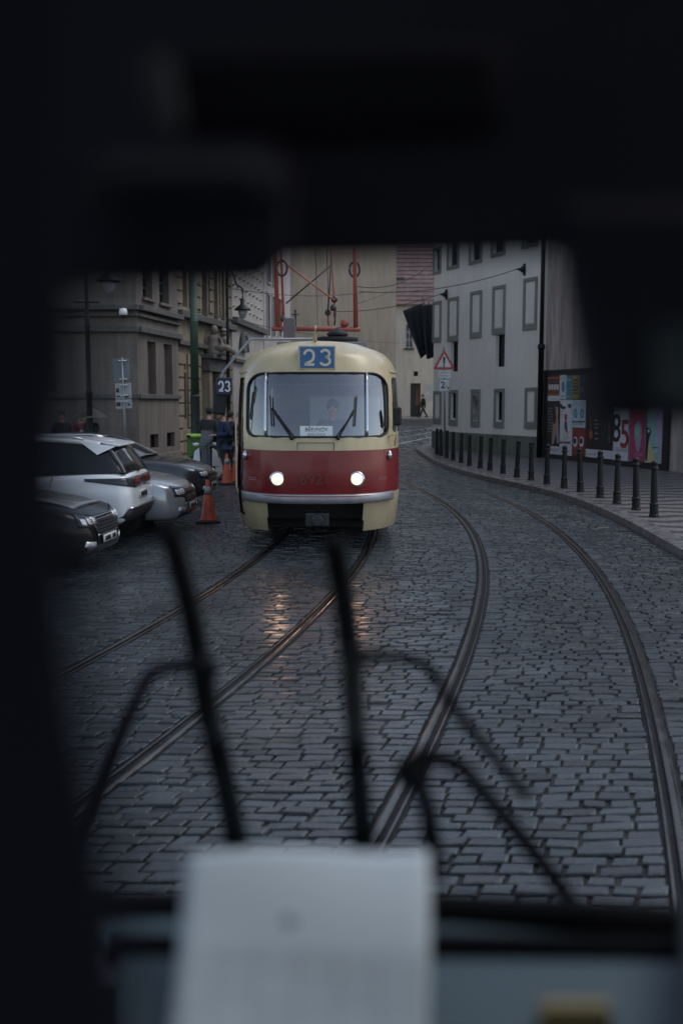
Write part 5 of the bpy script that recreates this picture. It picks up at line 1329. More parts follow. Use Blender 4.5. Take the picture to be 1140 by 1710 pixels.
def person(loc, rz, label, top_c, leg_c, hair_c, armL='down', armR='down', stride=0.0, scale=1.0, head_down=0.0, sit=False, hood=False, group=None, cap=None):
    root = thing('person', label, 'person', loc, rz, group); root.scale = (scale,) * 3
    N = dict(pelvis=((0, 0, 0.95), (0.15, 0.11)), waist=((0, 0, 1.10), (0.135, 0.10)), chest=((0, 0.0, 1.30), (0.16, 0.115)), neckb=((0, 0.0, 1.45), 0.07), neck=((0, -0.015, 1.53), 0.055), head=((0, -0.02 - head_down, 1.60), 0.06))
    E = [('pelvis', 'waist'), ('waist', 'chest'), ('chest', 'neckb'), ('neckb', 'neck'), ('neck', 'head')]
    hands = []
    for s, k, arm in ((1, 'L', armL), (-1, 'R', armR)):
        a = ARMS[arm]; f = lambda p: (p[0] * s, p[1], p[2])
        N['sh' + k] = ((0.175 * s, 0.0, 1.405), 0.066); N['el' + k] = (f(a['el']), 0.045); N['wr' + k] = (f(a['wr']), 0.03)
        d = (Vector(f(a['wr'])) - Vector(f(a['el']))).normalized(); hp = Vector(f(a['wr'])) + d * 0.07
        N['ha' + k] = (tuple(hp), (0.036, 0.022)); hands.append((hp, d, s))
        E += [('chest', 'sh' + k), ('sh' + k, 'el' + k), ('el' + k, 'wr' + k), ('wr' + k, 'ha' + k)]
        st = stride * s
        if sit: kn, an = (0.12 * s, -0.42, 0.93), (0.13 * s, -0.45, 0.52)
        else: kn, an = (0.105 * s, -0.5 * st - 0.03 * abs(stride) , 0.50), (0.11 * s, -1.0 * st + 0.08 * (abs(stride) > 0) * (1 if st < 0 else 0) + 0.02, 0.085 + (0.05 if st < 0 else 0))
        N['hip' + k] = ((0.095 * s, 0, 0.90), 0.092); N['kn' + k] = (kn, 0.062); N['an' + k] = (an, 0.045)
        N['to' + k] = ((an[0] * 1.08, an[1] - 0.15, an[2] - 0.045), 0.038)
        E += [('pelvis', 'hip' + k), ('hip' + k, 'kn' + k), ('kn' + k, 'an' + k), ('an' + k, 'to' + k)]
    me = skin_graph(N, E, 1)
    ex = MB(); hc = Vector((0, -0.045 - head_down, 1.655))
    ex.ball(hc, (0.077, 0.095, 0.118), 16, 12)                                   # skull and face
    ex.tube([hc + Vector((0, -0.085, 0.02)), hc + Vector((0, -0.118, -0.022))], [0.010, 0.017], 6)     # nose
    ex.ball(hc + Vector((0, -0.08, -0.085)), (0.032, 0.03, 0.026), 8, 6)           # chin
    for s in (-1, 1): ex.ball(hc + Vector((0.078 * s, 0.005, -0.005)), (0.012, 0.022, 0.033), 8, 6)   # ears
    for hp, d, s in hands:
        side = d.cross(Vector((0, 0, 1)) if abs(d.z) < 0.8 else Vector((0, 1, 0))).normalized(); nn = side.cross(d)
        for k in range(4):
            ln = (0.062, 0.072, 0.068, 0.052)[k]; b = hp + side * (0.011 * (k - 1.5) * 1.6) + d * 0.015
            ex.tube([b, b + d * ln * 0.55 - nn * 0.006, b + d * ln - nn * 0.028 * (1 if True else 0)], [0.0095, 0.0085, 0.0065], 6)
        b = hp + side * 0.03 * -s - d * 0.03; ex.tube([b, b + d * 0.035 + side * 0.02 * -s, b + d * 0.062 + side * 0.022 * -s - nn * 0.01], [0.011, 0.0095, 0.007], 6)
    body = mesh_join(me, ex).build('body', SKIN, root, True)
    m = MB()
    for s in (-1, 1): m.ball(hc + Vector((0.03 * s, -0.088, 0.008)), (0.011, 0.008, 0.008), 8, 6)
    m.build('eyes', BLACK_PRINT, root, True)
    m = MB(); m.tube([hc + Vector((x, -0.094 + abs(x) * 0.4, -0.055)) for x in (-0.024, 0, 0.024)], 0.006, 6); m.build('mouth', mat('lips', (0.22, 0.07, 0.06), 0.5), root, True)
    m = MB(); m.ball(hc + Vector((0, 0.016, 0.036)), (0.094, 0.108, 0.116), 16, 10)
    m.v = [v for v in m.v]; m.build('hood' if hood else 'hair', hair_c, root, True)
    # clothes: one shell over trunk and arms, one over the legs, shoes
    J = {k: (v[0], (tuple(q + 0.05 for q in v[1]) if isinstance(v[1], tuple) else v[1] + 0.034)) for k, v in N.items() if k[:2] in ('pe', 'wa', 'ch', 'sh', 'el', 'wr') or k == 'neckb'}
    J['hem'] = ((0, 0, 0.80), (0.175, 0.125)) if not sit else ((0, -0.05, 0.9), (0.17, 0.13)); J['neckb'] = ((0, 0, 1.46), 0.078)
    J = {k: J[k] for k in ['pelvis'] + [q for q in J if q != 'pelvis']}
    EJ = [('pelvis', 'hem')] + [e for e in E if e[0] in J and e[1] in J]
    jm = skin_graph(J, EJ, 1); jm.materials.clear(); link('jacket', jm, top_c, root, True)
    T = {k: (v[0], (tuple(q + 0.012 for q in v[1]) if isinstance(v[1], tuple) else v[1] + 0.02)) for k, v in N.items() if k[:2] in ('pe', 'hi', 'kn', 'an')}
    tm = skin_graph(T, [e for e in E if e[0] in T and e[1] in T], 1); tm.materials.clear(); link('trousers', tm, leg_c, root, True)
    m = MB()
    for k in 'LR':
        a, t = Vector(N['an' + k][0]), Vector(N['to' + k][0]); m.tube([a + Vector((0, 0.05, -0.035)), a + Vector((0, 0, -0.03)), t + Vector((0, 0, 0.0)), t + Vector((0, -0.06, -0.008))], [0.05, 0.06, 0.052, 0.03], 8)
    m.build('shoes', mat('dark_shoes', (0.02, 0.02, 0.02), 0.5), root, True)
    return root
def cloth(nm, c): return mat(nm, c, 0.85, var=0.18, vscale=6, bump=0.4, bscale=12)
navy, blk, redc = cloth('blue_jacket', (0.012, 0.024, 0.06)), cloth('black_coat', (0.016, 0.017, 0.02)), cloth('red_jacket', (0.10, 0.014, 0.022))
dkt, greyh, dkh = cloth('dark_trousers', (0.022, 0.024, 0.032)), mat('grey_hair', (0.13, 0.13, 0.13), 0.8), mat('dark_hair', (0.02, 0.016, 0.014), 0.7)
p = G(375, 806, 0.0); person((p.x, p.y, 0.0 if p.y < 25.0 else 0.09), R(-62), 'person in blue jacket looking down at the phone held in both hands', navy, dkt, greyh, 'phone', 'phone', 0.04, 1.04, 0.035)
mh = MB(); 
p2 = AT(349, 720, 28.4); person((p2.x, p2.y, 0.09), R(165), 'person in black hooded coat standing behind the blue jacket by green pole', blk, dkt, blk, hood=True, scale=1.06)
p3 = AT(384, 720, 29.5); person((p3.x, p3.y, 0.09), R(140), 'dark clothed person partly hidden by the tram door edge', cloth('dark_grey_coat', (0.03, 0.03, 0.035)), dkt, dkh, 'down', 'up')
p4 = AT(135, 720, 27.5); person((p4.x, p4.y, 0.09), R(60), 'person in red jacket standing behind the parked cars', redc, dkt, dkh)
p5 = AT(153, 720, 26.9); u_p = person((p5.x, p5.y, 0.09), R(-25), 'person in dark jacket holding a grey brown umbrella behind the cars', cloth('green_black_jacket', (0.025, 0.035, 0.035)), dkt, dkh, 'up', 'down')
p6 = AT(104, 720, 28.3); person((p6.x, p6.y, 0.09), R(15), 'person in dark clothes at the shadowed far left by the corner house', blk, dkt, dkh)
m = MB(); m.tube([(0, 0, 1.36), (0, -0.03, 1.42)], [0.085, 0.08], 10); m.build('scarf', cloth('yellow_scarf', (0.35, 0.22, 0.03)), u_p, True)
m = MB(); m.box((-0.28, 0.02, 1.1), (0.13, 0.2, 0.42)); m.build('shoulder_bag', cloth('white_bag', (0.5, 0.5, 0.5)), u_p, bevel=0.04)
# umbrella
ux = u_p.matrix_basis @ Vector((0.20, -0.30, 1.42)); 
um = thing('umbrella', 'grey brown umbrella held low over two people behind the cars', 'umbrella', (ux.x, ux.y, ux.z))
m = MB(); nn_ = 16; vs = [(0, 0, 0.46)]; fs = []
for i in range(1, 6):
    r = 0.5 * i / 5; h = 0.46 - 0.26 * (i / 5) ** 1.8
    for k in range(nn_): a = 2 * PI * k / nn_; vs.append((r * math.cos(a) * (1.0 if k % 2 == 0 else 0.96), r * math.sin(a) * (1.0 if k % 2 == 0 else 0.96), h - (0.02 if (k % 2 and i == 5) else 0) * -1))
for k in range(nn_):
    k2 = (k + 1) % nn_; fs.append((0, 1 + k, 1 + k2))
    for i in range(4): fs.append((1 + i * nn_ + k, 1 + (i + 1) * nn_ + k, 1 + (i + 1) * nn_ + k2, 1 + i * nn_ + k2))
m.add(vs, fs); m.build('canopy', cloth('umbrella_cloth', (0.06, 0.052, 0.047)), um, solid=0.004)
m = MB(); m.tube([(0, 0, -0.1), (0, 0, 0.52)], 0.01, 6); m.build('shaft', BLACK_IRON, um, True)
m = MB()
for k in range(8): a = 2 * PI * k / 8; m.tube([(0, 0, 0.42), (0.48 * math.cos(a), 0.48 * math.sin(a), 0.21)], 0.004, 4)
m.build('ribs', BLACK_IRON, um)
# far walker
pw_ = AT(706, 690, 73.6); person((pw_.x, pw_.y, zg(72) + 0.14), R(-70), 'small distant person in long black coat walking past the doorway', blk, dkt, mat('brown_hair', (0.10, 0.05, 0.03), 0.7), stride=0.3, scale=0.95)
# tram driver
pd = TR.matrix_basis @ Vector((0.22, 1.12, 0.42)); person(pd, 0.012, 'tram driver in grey shirt seated behind the windscreen', cloth('driver_shirt', (0.10, 0.105, 0.12)), dkt, dkh, 'wheel', 'wheel', sit=True, scale=0.98)

# ================================================================== scooter, cones, bin
def cone(px, py, Y=None, h=0.76, label=''):
    p = G(px, py); r = thing('traffic_cone', label, 'traffic cone', (p.x, p.y, 0), 0.2, 'traffic cones')
    og = mat('cone_orange', (0.42, 0.065, 0.025), 0.5, var=0.15, vscale=5)
    m = MB(); m.box((0, 0, 0.02), (0.42, 0.42, 0.04)); m.build('base', DARK, r, bevel=0.012)
    rad = lambda z: 0.145 - 0.115 * z / h
    m = MB(); m.lathe([(0.16, 0.04), (0.155, 0.06), (rad(0.08), 0.08), (rad(h * 0.99), h * 0.99), (0.02, h)], (0, 0, 0), 22); m.build('body', og, r, True)
    m = MB(); m.lathe([(rad(h * 0.66) + 0.003, h * 0.66), (rad(h * 0.84) + 0.003, h * 0.84)], (0, 0, 0), 22); m.build('sleeve', mat('cone_sleeve', (0.33, 0.30, 0.29), 0.4), r, True)
    return r
cone(348, 872, label='orange traffic cone with grey band standing beside the silver sedan')
cone(379, 809, h=0.8, label='red traffic cone behind the legs of the blue jacket')
cone(393, 806, h=0.8, label='red traffic cone half hidden by the tram door edge')
ps = G(343, 806)
sc = thing('scooter', 'white and grey delivery scooter with a lime green box facing the street', 'scooter', (ps.x - 0.05, ps.y + 0.4, 0.0), R(14))
swh, sgr = mat('scooter_white', (0.6, 0.61, 0.62), 0.35), mat('scooter_grey', (0.09, 0.10, 0.11), 0.4)
for y in (-0.35, 0.85):
    m = MB(); m.lathe([(0.12, -0.05), (0.22, -0.055), (0.24, 0), (0.22, 0.055), (0.12, 0.05)], (0, y, 0.24), 20, 'x'); m.build('wheel', TYRE, sc, True)
m = MB(); m.prism([(-0.13, -0.30, 0.36), (0.13, -0.30, 0.36), (0.12, -0.18, 0.92), (-0.12, -0.18, 0.92)], (0, 0.08, 0)); m.build('front_panel', sgr, sc, bevel=0.03)
for s in (-1, 1):
    m = MB(); m.prism([(s * 0.15, -0.3, 0.42), (s * 0.37, -0.22, 0.40), (s * 0.30, -0.16, 0.82), (s * 0.17, -0.22, 0.92)], (0, 0.05, 0)); m.build('leg_shield', swh, sc, bevel=0.02)
    m = MB(); m.tube([(s * 0.12, -0.12, 1.0), (s * 0.34, -0.06, 1.03)], 0.02, 6); m.ball((s * 0.24, -0.12, 1.0), (0.09, 0.05, 0.05), 10, 6); m.build('handlebar', swh, sc, True)
    m = MB(); m.tube([(s * 0.28, -0.1, 1.02), (s * 0.42, -0.12, 1.2)], 0.008, 5); m.ball((s * 0.44, -0.12, 1.22), (0.06, 0.015, 0.04), 8, 6); m.build('mirror', DARK, sc, True)
m = MB(); m.prism([(-0.17, -0.26, 0.96), (0.17, -0.26, 0.96), (0.22, -0.10, 1.36), (-0.10, -0.10, 1.38)], (0, 0.012, 0)); m.build('windshield', mat('smoked_screen', (0.06, 0.065, 0.075), 0.1), sc, bevel=0.004)
m = MB(); m.box((0, 0.25, 0.35), (0.4, 0.6, 0.1)); m.box((0, 0.75, 0.55), (0.38, 0.7, 0.32)); m.tube([(0, -0.2, 0.95), (0, -0.35, 0.3)], 0.035, 8); m.build('frame', sgr, sc, bevel=0.05)
m = MB(); m.box((0, 0.65, 0.78), (0.34, 0.7, 0.12)); m.build('seat', DARK, sc, bevel=0.04)
m = MB(); m.box((-0.08, 0.95, 0.88), (0.58, 0.55, 0.56)); bx_ = m.build('cargo_box', mat('box_green', (0.075, 0.17, 0.03), 0.5, var=0.2), sc, bevel=0.05)
m = MB(); m.box((-0.08, 0.93, 1.20), (0.62, 0.60, 0.10)); m.build('lid', mat('lime_lid', (0.30, 0.50, 0.08), 0.5), bx_, bevel=0.04)

# ================================================================== bollards, signs, lamps, poles
BP = [(1091, 863), (1061, 852), (1029, 841), (1001, 831), (968, 822), (941, 815), (912, 809), (886, 802), (862, 797), (839, 791), (817, 786), (801, 782), (783, 778), (769, 773), (756, 769), (745, 765), (736, 761), (729, 759)]
BL = ['black iron bollard nearest the viewer at the right end of the row', 'second bollard from the near end of the row', 'third bollard from the near end, before the pink poster', 'fourth bollard from the near end, before the 85 poster',
      'fifth bollard from the near end, before the white strip under the black poster', 'sixth bollard from the near end, before the red poster', 'seventh bollard from the near end, before the white poster', 'eighth bollard from the near end, by the foot of the drainpipe',
      'ninth bollard from the near end, just short of the drainpipe', 'tenth bollard from the near end, before the green plinth', 'eleventh bollard from the near end, below a dark grilled window', 'twelfth bollard from the near end of the row', 'seventh bollard from the far end of the row', 'sixth bollard from the far end of the row',
      'fifth bollard from the far end of the row', 'fourth bollard from the far end, right beside the sign pole', 'second smallest bollard, next to the last at the far end', 'smallest bollard, last of the row at the far corner']
def bollard_proto():
    r = thing('bollard', BL[0], 'bollard', (0, 0, 0), 0, 'black bollards along the kerb')
    m = MB(); m.lathe([(0.088, 0.0), (0.088, 0.035), (0.076, 0.05), (0.074, 0.20), (0.080, 0.215), (0.080, 0.235), (0.064, 0.25), (0.052, 0.80), (0.050, 0.84)], (0, 0, 0), 12); m.build('post', BLACK_IRON, r, False, bevel=0.004)
    m = MB(); m.lathe([(0.068, 0.84), (0.072, 0.855), (0.068, 0.87), (0.056, 0.885), (0.056, 0.93), (0.064, 0.94), (0.060, 0.965), (0.034, 0.99), (0.012, 1.0)], (0, 0, 0), 12); m.build('cap', BLACK_IRON, r, True)
    return r
b0 = bollard_proto(); rb2 = random.Random(4)
for i, (px, py) in enumerate(BP):
    o = b0 if i == 0 else dup(b0)
    p = G(px, py, KH + 0.0); z = KH - 0.01 + zg(p.y)
    p = G(px, py, z); o.location = (p.x, p.y, z); o.rotation_euler = (R(rb2.uniform(-2, 2)), R(rb2.uniform(-2, 2)), rb2.uniform(0, 3)); o['label'] = BL[i]

# warning sign
pS = G(744, 764, KH + 0.01); Y_ = pS.y - 0.1
sX = lambda px, py: AT(px, py, Y_)
sg_ = thing('warning_sign', 'red bordered triangular exclamation warning sign on grey pole with two plates', 'road sign', (pS.x - 0.07, Y_, KH))
base = Vector((sX(742, 700).x, Y_, KH))
GALV = mat('galvanised', (0.20, 0.21, 0.22), 0.5, 0.6, var=0.2)
m = MB(); m.tube([base + Vector((0.03, 0.03, 0)), Vector((sX(741, 579).x, Y_ + 0.03, sX(741, 579).z))], 0.032, 10); m.build('pole', GALV, sg_, True, world=True)
def tri(a, b, c, rr):
    out = []; P = [Vector(a), Vector(b), Vector(c)]
    for i in range(3):
        q, p_, n_2 = P[i], P[i - 1], P[(i + 1) % 3]; d0_, d1_ = (p_ - q).normalized(), (n_2 - q).normalized()
        for k in range(5):
            t = k / 4; A, B_ = q + d0_ * rr, q + d1_ * rr; out.append((A * (1 - t) ** 2 + q * 2 * t * (1 - t) + B_ * t * t))
    return out
T0, T1, T2 = sX(722.5, 617), sX(760, 617), sX(741, 583)
m = MB(); m.prism(tri(T0, T1, T2, 0.07), (0, 0.015, 0)); m.build('red_border', mat('sign_red', (0.36, 0.035, 0.03), 0.4), sg_, world=True)
cT = (T0 + T1 + T2) / 3; sh_ = lambda v: cT + (v - cT) * 0.66 + Vector((0, -0.006, 0))
m = MB(); m.prism(tri(sh_(T0), sh_(T1), sh_(T2), 0.05), (0, 0.004, 0)); f_ = m.build('white_field', mat('sign_white', (0.55, 0.54, 0.54), 0.4), sg_, world=True)
ce = sX(741, 603)
m = MB(); yy = Y_ - 0.012; zt_, zb2 = sX(741, 596).z, sX(741, 608).z
m.prism([(ce.x - 0.045, yy, zt_), (ce.x + 0.045, yy, zt_), (ce.x + 0.022, yy, zb2), (ce.x - 0.022, yy, zb2)], (0, 0.005, 0)); m.build('exclamation_bar', BLACK_PRINT, f_, world=True, bevel=0.0)
m = MB(); m.lathe([(0.036, 0), (0.036, 0.005)], (ce.x, yy, sX(741, 611).z), 14, 'y'); m.build('exclamation_dot', BLACK_PRINT, f_, world=True)
def splate(nm, x0, y0, x1, y1, m_):
    a, b = sX(x0, y1), sX(x1, y0); mb = MB(); mb.box(((a.x + b.x) / 2, Y_ - 0.004, (a.z + b.z) / 2), (b.x - a.x, 0.012, b.z - a.z)); return mb.build(nm, m_, sg_, world=True, bevel=0.003), (a, b)
pl1, q = splate('upper_plate', 731.5, 619, 752, 631, MATS['sign_white'])
m = MB()
for z_ in (622.5, 627.5):
    for k in range(6): c_ = sX(734.5 + 2.8 * k, z_); m.box((c_.x, Y_ - 0.0125, c_.z), (0.045, 0.004, 0.03))
m.build('small_lettering', mat('grey_print', (0.2, 0.2, 0.2), 0.5), pl1, world=True)
pl2, q = splate('lower_plate', 731.5, 633, 751.5, 654, MATS['sign_white'])
m = MB(); a, b = q; w_ = 0.014
for (cx_, cz_, sx_, sz_) in (((a.x + b.x) / 2, a.z + 0.02, b.x - a.x - 0.03, w_), ((a.x + b.x) / 2, b.z - 0.02, b.x - a.x - 0.03, w_), (a.x + 0.02, (a.z + b.z) / 2, w_, b.z - a.z - 0.055), (b.x - 0.02, (a.z + b.z) / 2, w_, b.z - a.z - 0.055)): m.box((cx_, Y_ - 0.0125, cz_), (sx_, 0.004, sz_))
m.build('plate_border', BLACK_PRINT, pl2, world=True)
text('lettering', '2', 0.34, BLACK_PRINT, pl2, Matrix.Translation(-sg_.location) @ frame_front(Vector((sX(739, 643).x, Y_ - 0.013, sX(739, 643.5).z))), 0.002, bold=0.006)
m = MB(); c_ = sX(745, 645); m.box((c_.x, Y_ - 0.0125, c_.z), (0.05, 0.004, 0.02)); c_ = sX(748, 648); m.lathe([(0.03, 0), (0.03, 0.005)], (c_.x, Y_ - 0.014, c_.z), 10, 'y'); m.build('small_symbol', BLACK_PRINT, pl2, world=True)

# left sign seen from the back
YL = 25.5
lX = lambda px, py: AT(px, py, YL)
ls = thing('parking_sign', 'grey backs of three stacked sign plates on a slim pole by corner house', 'road sign', (lX(210, 800).x, YL, 0.09))
m = MB(); m.tube([Vector((lX(211, 700).x, YL, 0.09)), lX(203.5, 597)], 0.03, 10); m.build('pole', GALV, ls, True, world=True)
bkm = mat('sign_back_grey', (0.15, 0.18, 0.20), 0.5, 0.3, var=0.1); bkl = mat('sign_plate_pale', (0.36, 0.38, 0.37), 0.5, var=0.1)
def lp_(nm, P, m_, yo):
    mb = MB(); mb.prism([AT(x, y, YL + yo) for x, y in P], (0, 0.012, 0)); return mb.build(nm, m_, ls, world=True)
a_ = lp_('upper_plate', [(188, 599), (215, 598), (216.5, 637), (190, 638.5)], bkm, 0.05)
b_ = lp_('middle_plate', [(192, 640), (219, 639), (220, 664.5), (193.5, 666)], bkl, 0.05)
c2 = lp_('lower_plate', [(193, 667), (220, 666), (221, 681.5), (194, 683)], bkl, 0.05)
for par, ys_ in ((a_, (602, 633)), (b_, (643, 660)), (c2, (670,))):
    m = MB()
    for y in ys_:
        p = lX(205 + (y - 600) * 0.06, y); m.box(p + Vector((0, 0.0, 0)), (0.2, 0.05, 0.025))
    m.build('clamp', CHROME, par, world=True, bevel=0.006)
m = MB()
for (x, y, w_, h_) in ((196.5, 652, 0.07, 0.1), (198, 662, 0.09, 0.03), (212, 662, 0.09, 0.04)): p = AT(x, y, YL + 0.045); m.box(p, (w_, 0.006, h_))
m.build('symbol', BLACK_PRINT, b_, world=True)
m = MB()
for (x, y, w_, h_) in ((198, 675, 0.1, 0.1), (206, 675, 0.06, 0.08), (215.5, 675.5, 0.05, 0.05)): p = AT(x, y, YL + 0.045); m.box(p, (w_, 0.006, h_))
m.build('symbol', BLACK_PRINT, c2, world=True)

# green catenary pole
YG = 30.0
gp = AT(326.5, 700, YG); gm_ = mat('green_pole_paint', (0.035, 0.075, 0.045), 0.5, var=0.2, vscale=3, dirt=0.3)
gr_ = thing('catenary_pole', 'thick green painted pole carrying the overhead wires', 'pole', (gp.x, gp.y, 0.09))
m = MB(); m.lathe([(0.125, 2.3), (0.118, 4.4), (0.122, 4.42), (0.122, 4.5), (0.108, 4.52), (0.098, 8.6), (0.02, 8.7)], (gp.x, gp.y, 0.0), 18); m.build('upper_shaft', gm_, gr_, True, world=True)
m = MB(); m.lathe([(0.17, 0.06), (0.17, 0.3), (0.142, 0.36), (0.138, 2.26), (0.142, 2.27), (0.142, 2.32), (0.126, 2.34)], (gp.x, gp.y, 0), 18); m.build('lower_shaft', mat('dark_green_paint', (0.016, 0.028, 0.024), 0.45, var=0.2), gr_, True, world=True)

# street lamps
def street_lamp(px, Y, pyL, pxL, label, h):
    p = AT(px, 700, Y); r = thing('street_lamp', label, 'street lamp', (p.x, p.y, 0.09), 0, 'black street lamps')
    m = MB(); m.lathe([(0.16, 0), (0.17, 0.08), (0.12, 0.2), (0.11, 0.9), (0.13, 0.95), (0.08, 1.05), (0.075, 2.2), (0.1, 2.25), (0.07, 2.35), (0.06, 3.9), (0.085, 3.95), (0.052, 4.05), (0.045, h), (0.02, h + 0.2)], (0, 0, 0), 14); m.build('post', BLACK_IRON, r, True)
    L_ = AT(pxL, pyL, Y) - Vector((p.x, p.y, 0.09))
    m = MB(); top = Vector((0, 0, h - 0.05)); m.tube(smooth_pts([top, top + Vector((0.12, 0, 0.25)), Vector((L_.x * 0.6, 0, L_.z + 0.95)), Vector((L_.x, 0, L_.z + 0.75)), Vector((L_.x, 0, L_.z + 0.35))], 5), 0.028, 8)
    m.tube([Vector((-0.32, 0, 4.55)), Vector((0.32, 0, 4.55))], 0.022, 6); m.build('arm', BLACK_IRON, r, True)
    m = MB(); m.lathe([(0.03, 0.42), (0.075, 0.40), (0.075, 0.22), (0.13, 0.17), (0.30, 0.03), (0.31, 0.0), (0.28, 0.0)], L_, 18); ln = m.build('lantern', BLACK_IRON, r, True)
    m = MB(); m.lathe([(0.02, -0.30), (0.1, -0.26), (0.15, -0.12), (0.16, 0.0)], L_, 16); m.build('globe', mat('lamp_globe', (0.34, 0.34, 0.36), 0.2), ln, True)
    return r
street_lamp(150, 26.2, 470, 182, 'tall black lamp post with shaded lantern in front of the corner house', 5.5)
street_lamp(382, 37.0, 518, 405, 'black lamp post with hanging lantern before the studded house', 6.6)

# flags
def flag(pp0, pp1, Y, poly, label):
    a, b = AT(*pp0, Y), AT(*pp1, Y + 0.6)
    r = thing('flag', label, 'flag', b, 0, 'dark flags')
    m = MB(); m.tube([b, a], 0.03, 8); m.build('flagpole', mat('pole_grey', (0.10, 0.10, 0.11), 0.5), r, True, world=True)
    m = MB(); (tl, tr, br, bl_) = [AT(*q, Y + 0.1) for q in poly]
    m.grid(lambda i, j: (tl.lerp(tr, i / 14)).lerp(bl_.lerp(br, i / 14), j / 12) + Vector((0, 0.12 * math.sin(i * 1.1 + j * 0.3) * (0.3 + j / 12), 0)), 15, 13)
    m.build('cloth', cloth('flag_cloth', (0.022, 0.026, 0.032)), r, True, solid=0.008, world=True)
flag((704, 493), (721, 560), 48.5, [(672, 519), (705, 506), (713, 590), (702, 599)], 'dark flag nearer the beige gable, hanging from a slanted pole')
flag((715, 504), (727, 545), 47.5, [(703, 511), (725, 508), (727, 596), (712, 600)], 'dark flag tucked behind the corner of the grey house')

# wires
WIRE = mat('wire', (0.02, 0.02, 0.022), 0.5)
def wire(P, label, r=0.012, sag=0.15):
    a, b = Vector(P[0]), Vector(P[-1]); root = MB()
    n = 14; root.tube([a.lerp(b, k / n) - Vector((0, 0, sag * 4 * (k / n) * (1 - k / n))) for k in range(n + 1)], r, 5)
    return tag(root.build('overhead_wire', WIRE, None, True), label, 'wire', 'overhead wires')
wire([A1, AT(600, 487, 40)], 'span wire running left from the upper wall anchor', 0.014, 0.3)
wire([A2, AT(560, 520, 46)], 'span wire running left from the anchor above the warning sign', 0.014, 0.2)
wire([AT(594, 478, 34), AT(725, 436, 44)], 'slanting wire rising from pantograph toward the red roof', 0.014, 0.4)
wire([AT(594, 508, 42), AT(760, 430, 58)], 'thin wire crossing high before the red roof', 0.012, 0.2)
wire([AT(326, 470, 30), AT(620, 486, 44)], 'span wire from the green pole across behind the pantograph', 0.012, 0.3)
wire([AT(326, 520, 30), AT(700, 572, 60)], 'low wire from green pole past the tram roof to the flags', 0.012, 0.3)
wire([AT(382, 455, 37), AT(300, 430, 31)], 'cable between the second street lamp and green pole', 0.012, 0.2)
for px, lab in ((528, 'contact wire above the oncoming tram, left of two verticals'), (547, 'contact wire above the oncoming tram, right of two verticals')):
    a = AT(px, 560, 62); wire([Vector((a.x + 0.1, a.y, 6.2)), Vector((-0.55 if px < 540 else 0.05, 17, 6.0)) if False else AT(px - 2, 400, 22)], lab, 0.01, 0.0)
WRUB = mat('wiper_rubber', (0.004, 0.004, 0.005), 0.8, spec=0.12, var=0.2)
# ================================================================== the cab the photograph is taken from
CAB = thing('tram_cab', 'dark driver cab interior framing the view with dashboard, wipers and window edges', 'tram cab', (0, 0, 0))
cabm = mat('cab_dark_plastic', (0.045, 0.043, 0.066), 0.8, var=0.2, vscale=5)
cabm2 = mat('cab_dark_panel', (0.04, 0.04, 0.05), 0.7, var=0.2, vscale=5)
cabl = mat('cab_grey_lining', (0.075, 0.08, 0.09), 0.8, var=0.15)
def slab(name, poly, dep, thick, m_, par=None, bevel=0.01, rise=0.0):
    """board with the outline seen from the seat at depth dep, with real thickness; rise slopes its underside up towards the glass"""
    P = [DD(x, y, dep) for x, y in poly]; f = Vector((0, cp, -sp)); n = len(P)
    mb = MB(); mb.prism(P, f * thick)
    if rise: mb.v[n:] = [(v[0], v[1], v[2] + rise) for v in mb.v[n:]]
    return mb.build(name, m_, par or CAB, bevel=bevel)
# shell of the cab
m = MB(); m.box((0.25, -1.38, 2.98), (2.3, 3.8, 0.06)); m.build('ceiling', cabl, CAB)
m = MB(); m.box((0.25, -1.0, 0.87), (2.3, 4.6, 0.06)); m.build('floor', cabm, CAB)
m = MB(); m.box((-0.93, -1.0, 1.28), (0.05, 4.6, 0.8)); m.box((-0.93, -1.0, 2.87), (0.05, 4.6, 0.16)); m.box((-0.93, -1.3, 2.24), (0.048, 3.0, 1.1)); m.box((-0.93, 0.80, 2.24), (0.048, 0.50, 1.1)); m.build('side_wall', cabm, CAB)
m = MB(); m.box((1.43, -1.0, 1.28), (0.05, 4.6, 0.8)); m.box((1.43, -1.0, 2.87), (0.05, 4.6, 0.16)); m.box((1.43, -1.0, 2.24), (0.048, 4.6, 1.12)); m.build('side_wall', cabm, CAB)
m = MB(); m.box((0.25, -3.28, 1.4), (2.3, 0.05, 1.0)); m.build('rear_wall', cabm, CAB)
m = MB(); m.box((0.25, 1.27, 0.9), (2.3, 0.06, 1.0)); m.build('front_wall', cabm, CAB)
# header above the windscreen, with recessed box and strips
slab('header', [(-2900, -700), (5300, -700), (5300, 428), (1140, 428), (930, 433), (700, 441), (440, 446), (-2900, 446)], 0.50, 0.10, cabm, None, 0.008, 0.05)
slab('header_box', [(290, 60), (850, 52), (842, 205), (300, 222)], 0.475, 0.02, mat('cab_black', (0.026, 0.025, 0.036), 0.8, spec=0.2), None, 0.012)
slab('header_strap', [(225, 90), (280, 70), (310, 225), (255, 232)], 0.465, 0.02, cabl, None, 0.008)
slab('header_ledge', [(150, 262), (440, 255), (455, 325), (150, 340)], 0.435, 0.012, cabl, None, 0.01)
slab('sun_visor', [(-700, 240), (452, 236), (486, 300), (482, 440), (440, 478), (-700, 484)], 0.45, 0.008, mat('visor_vinyl', (0.075, 0.072, 0.1), 0.85, spec=0.2), None, 0.004)
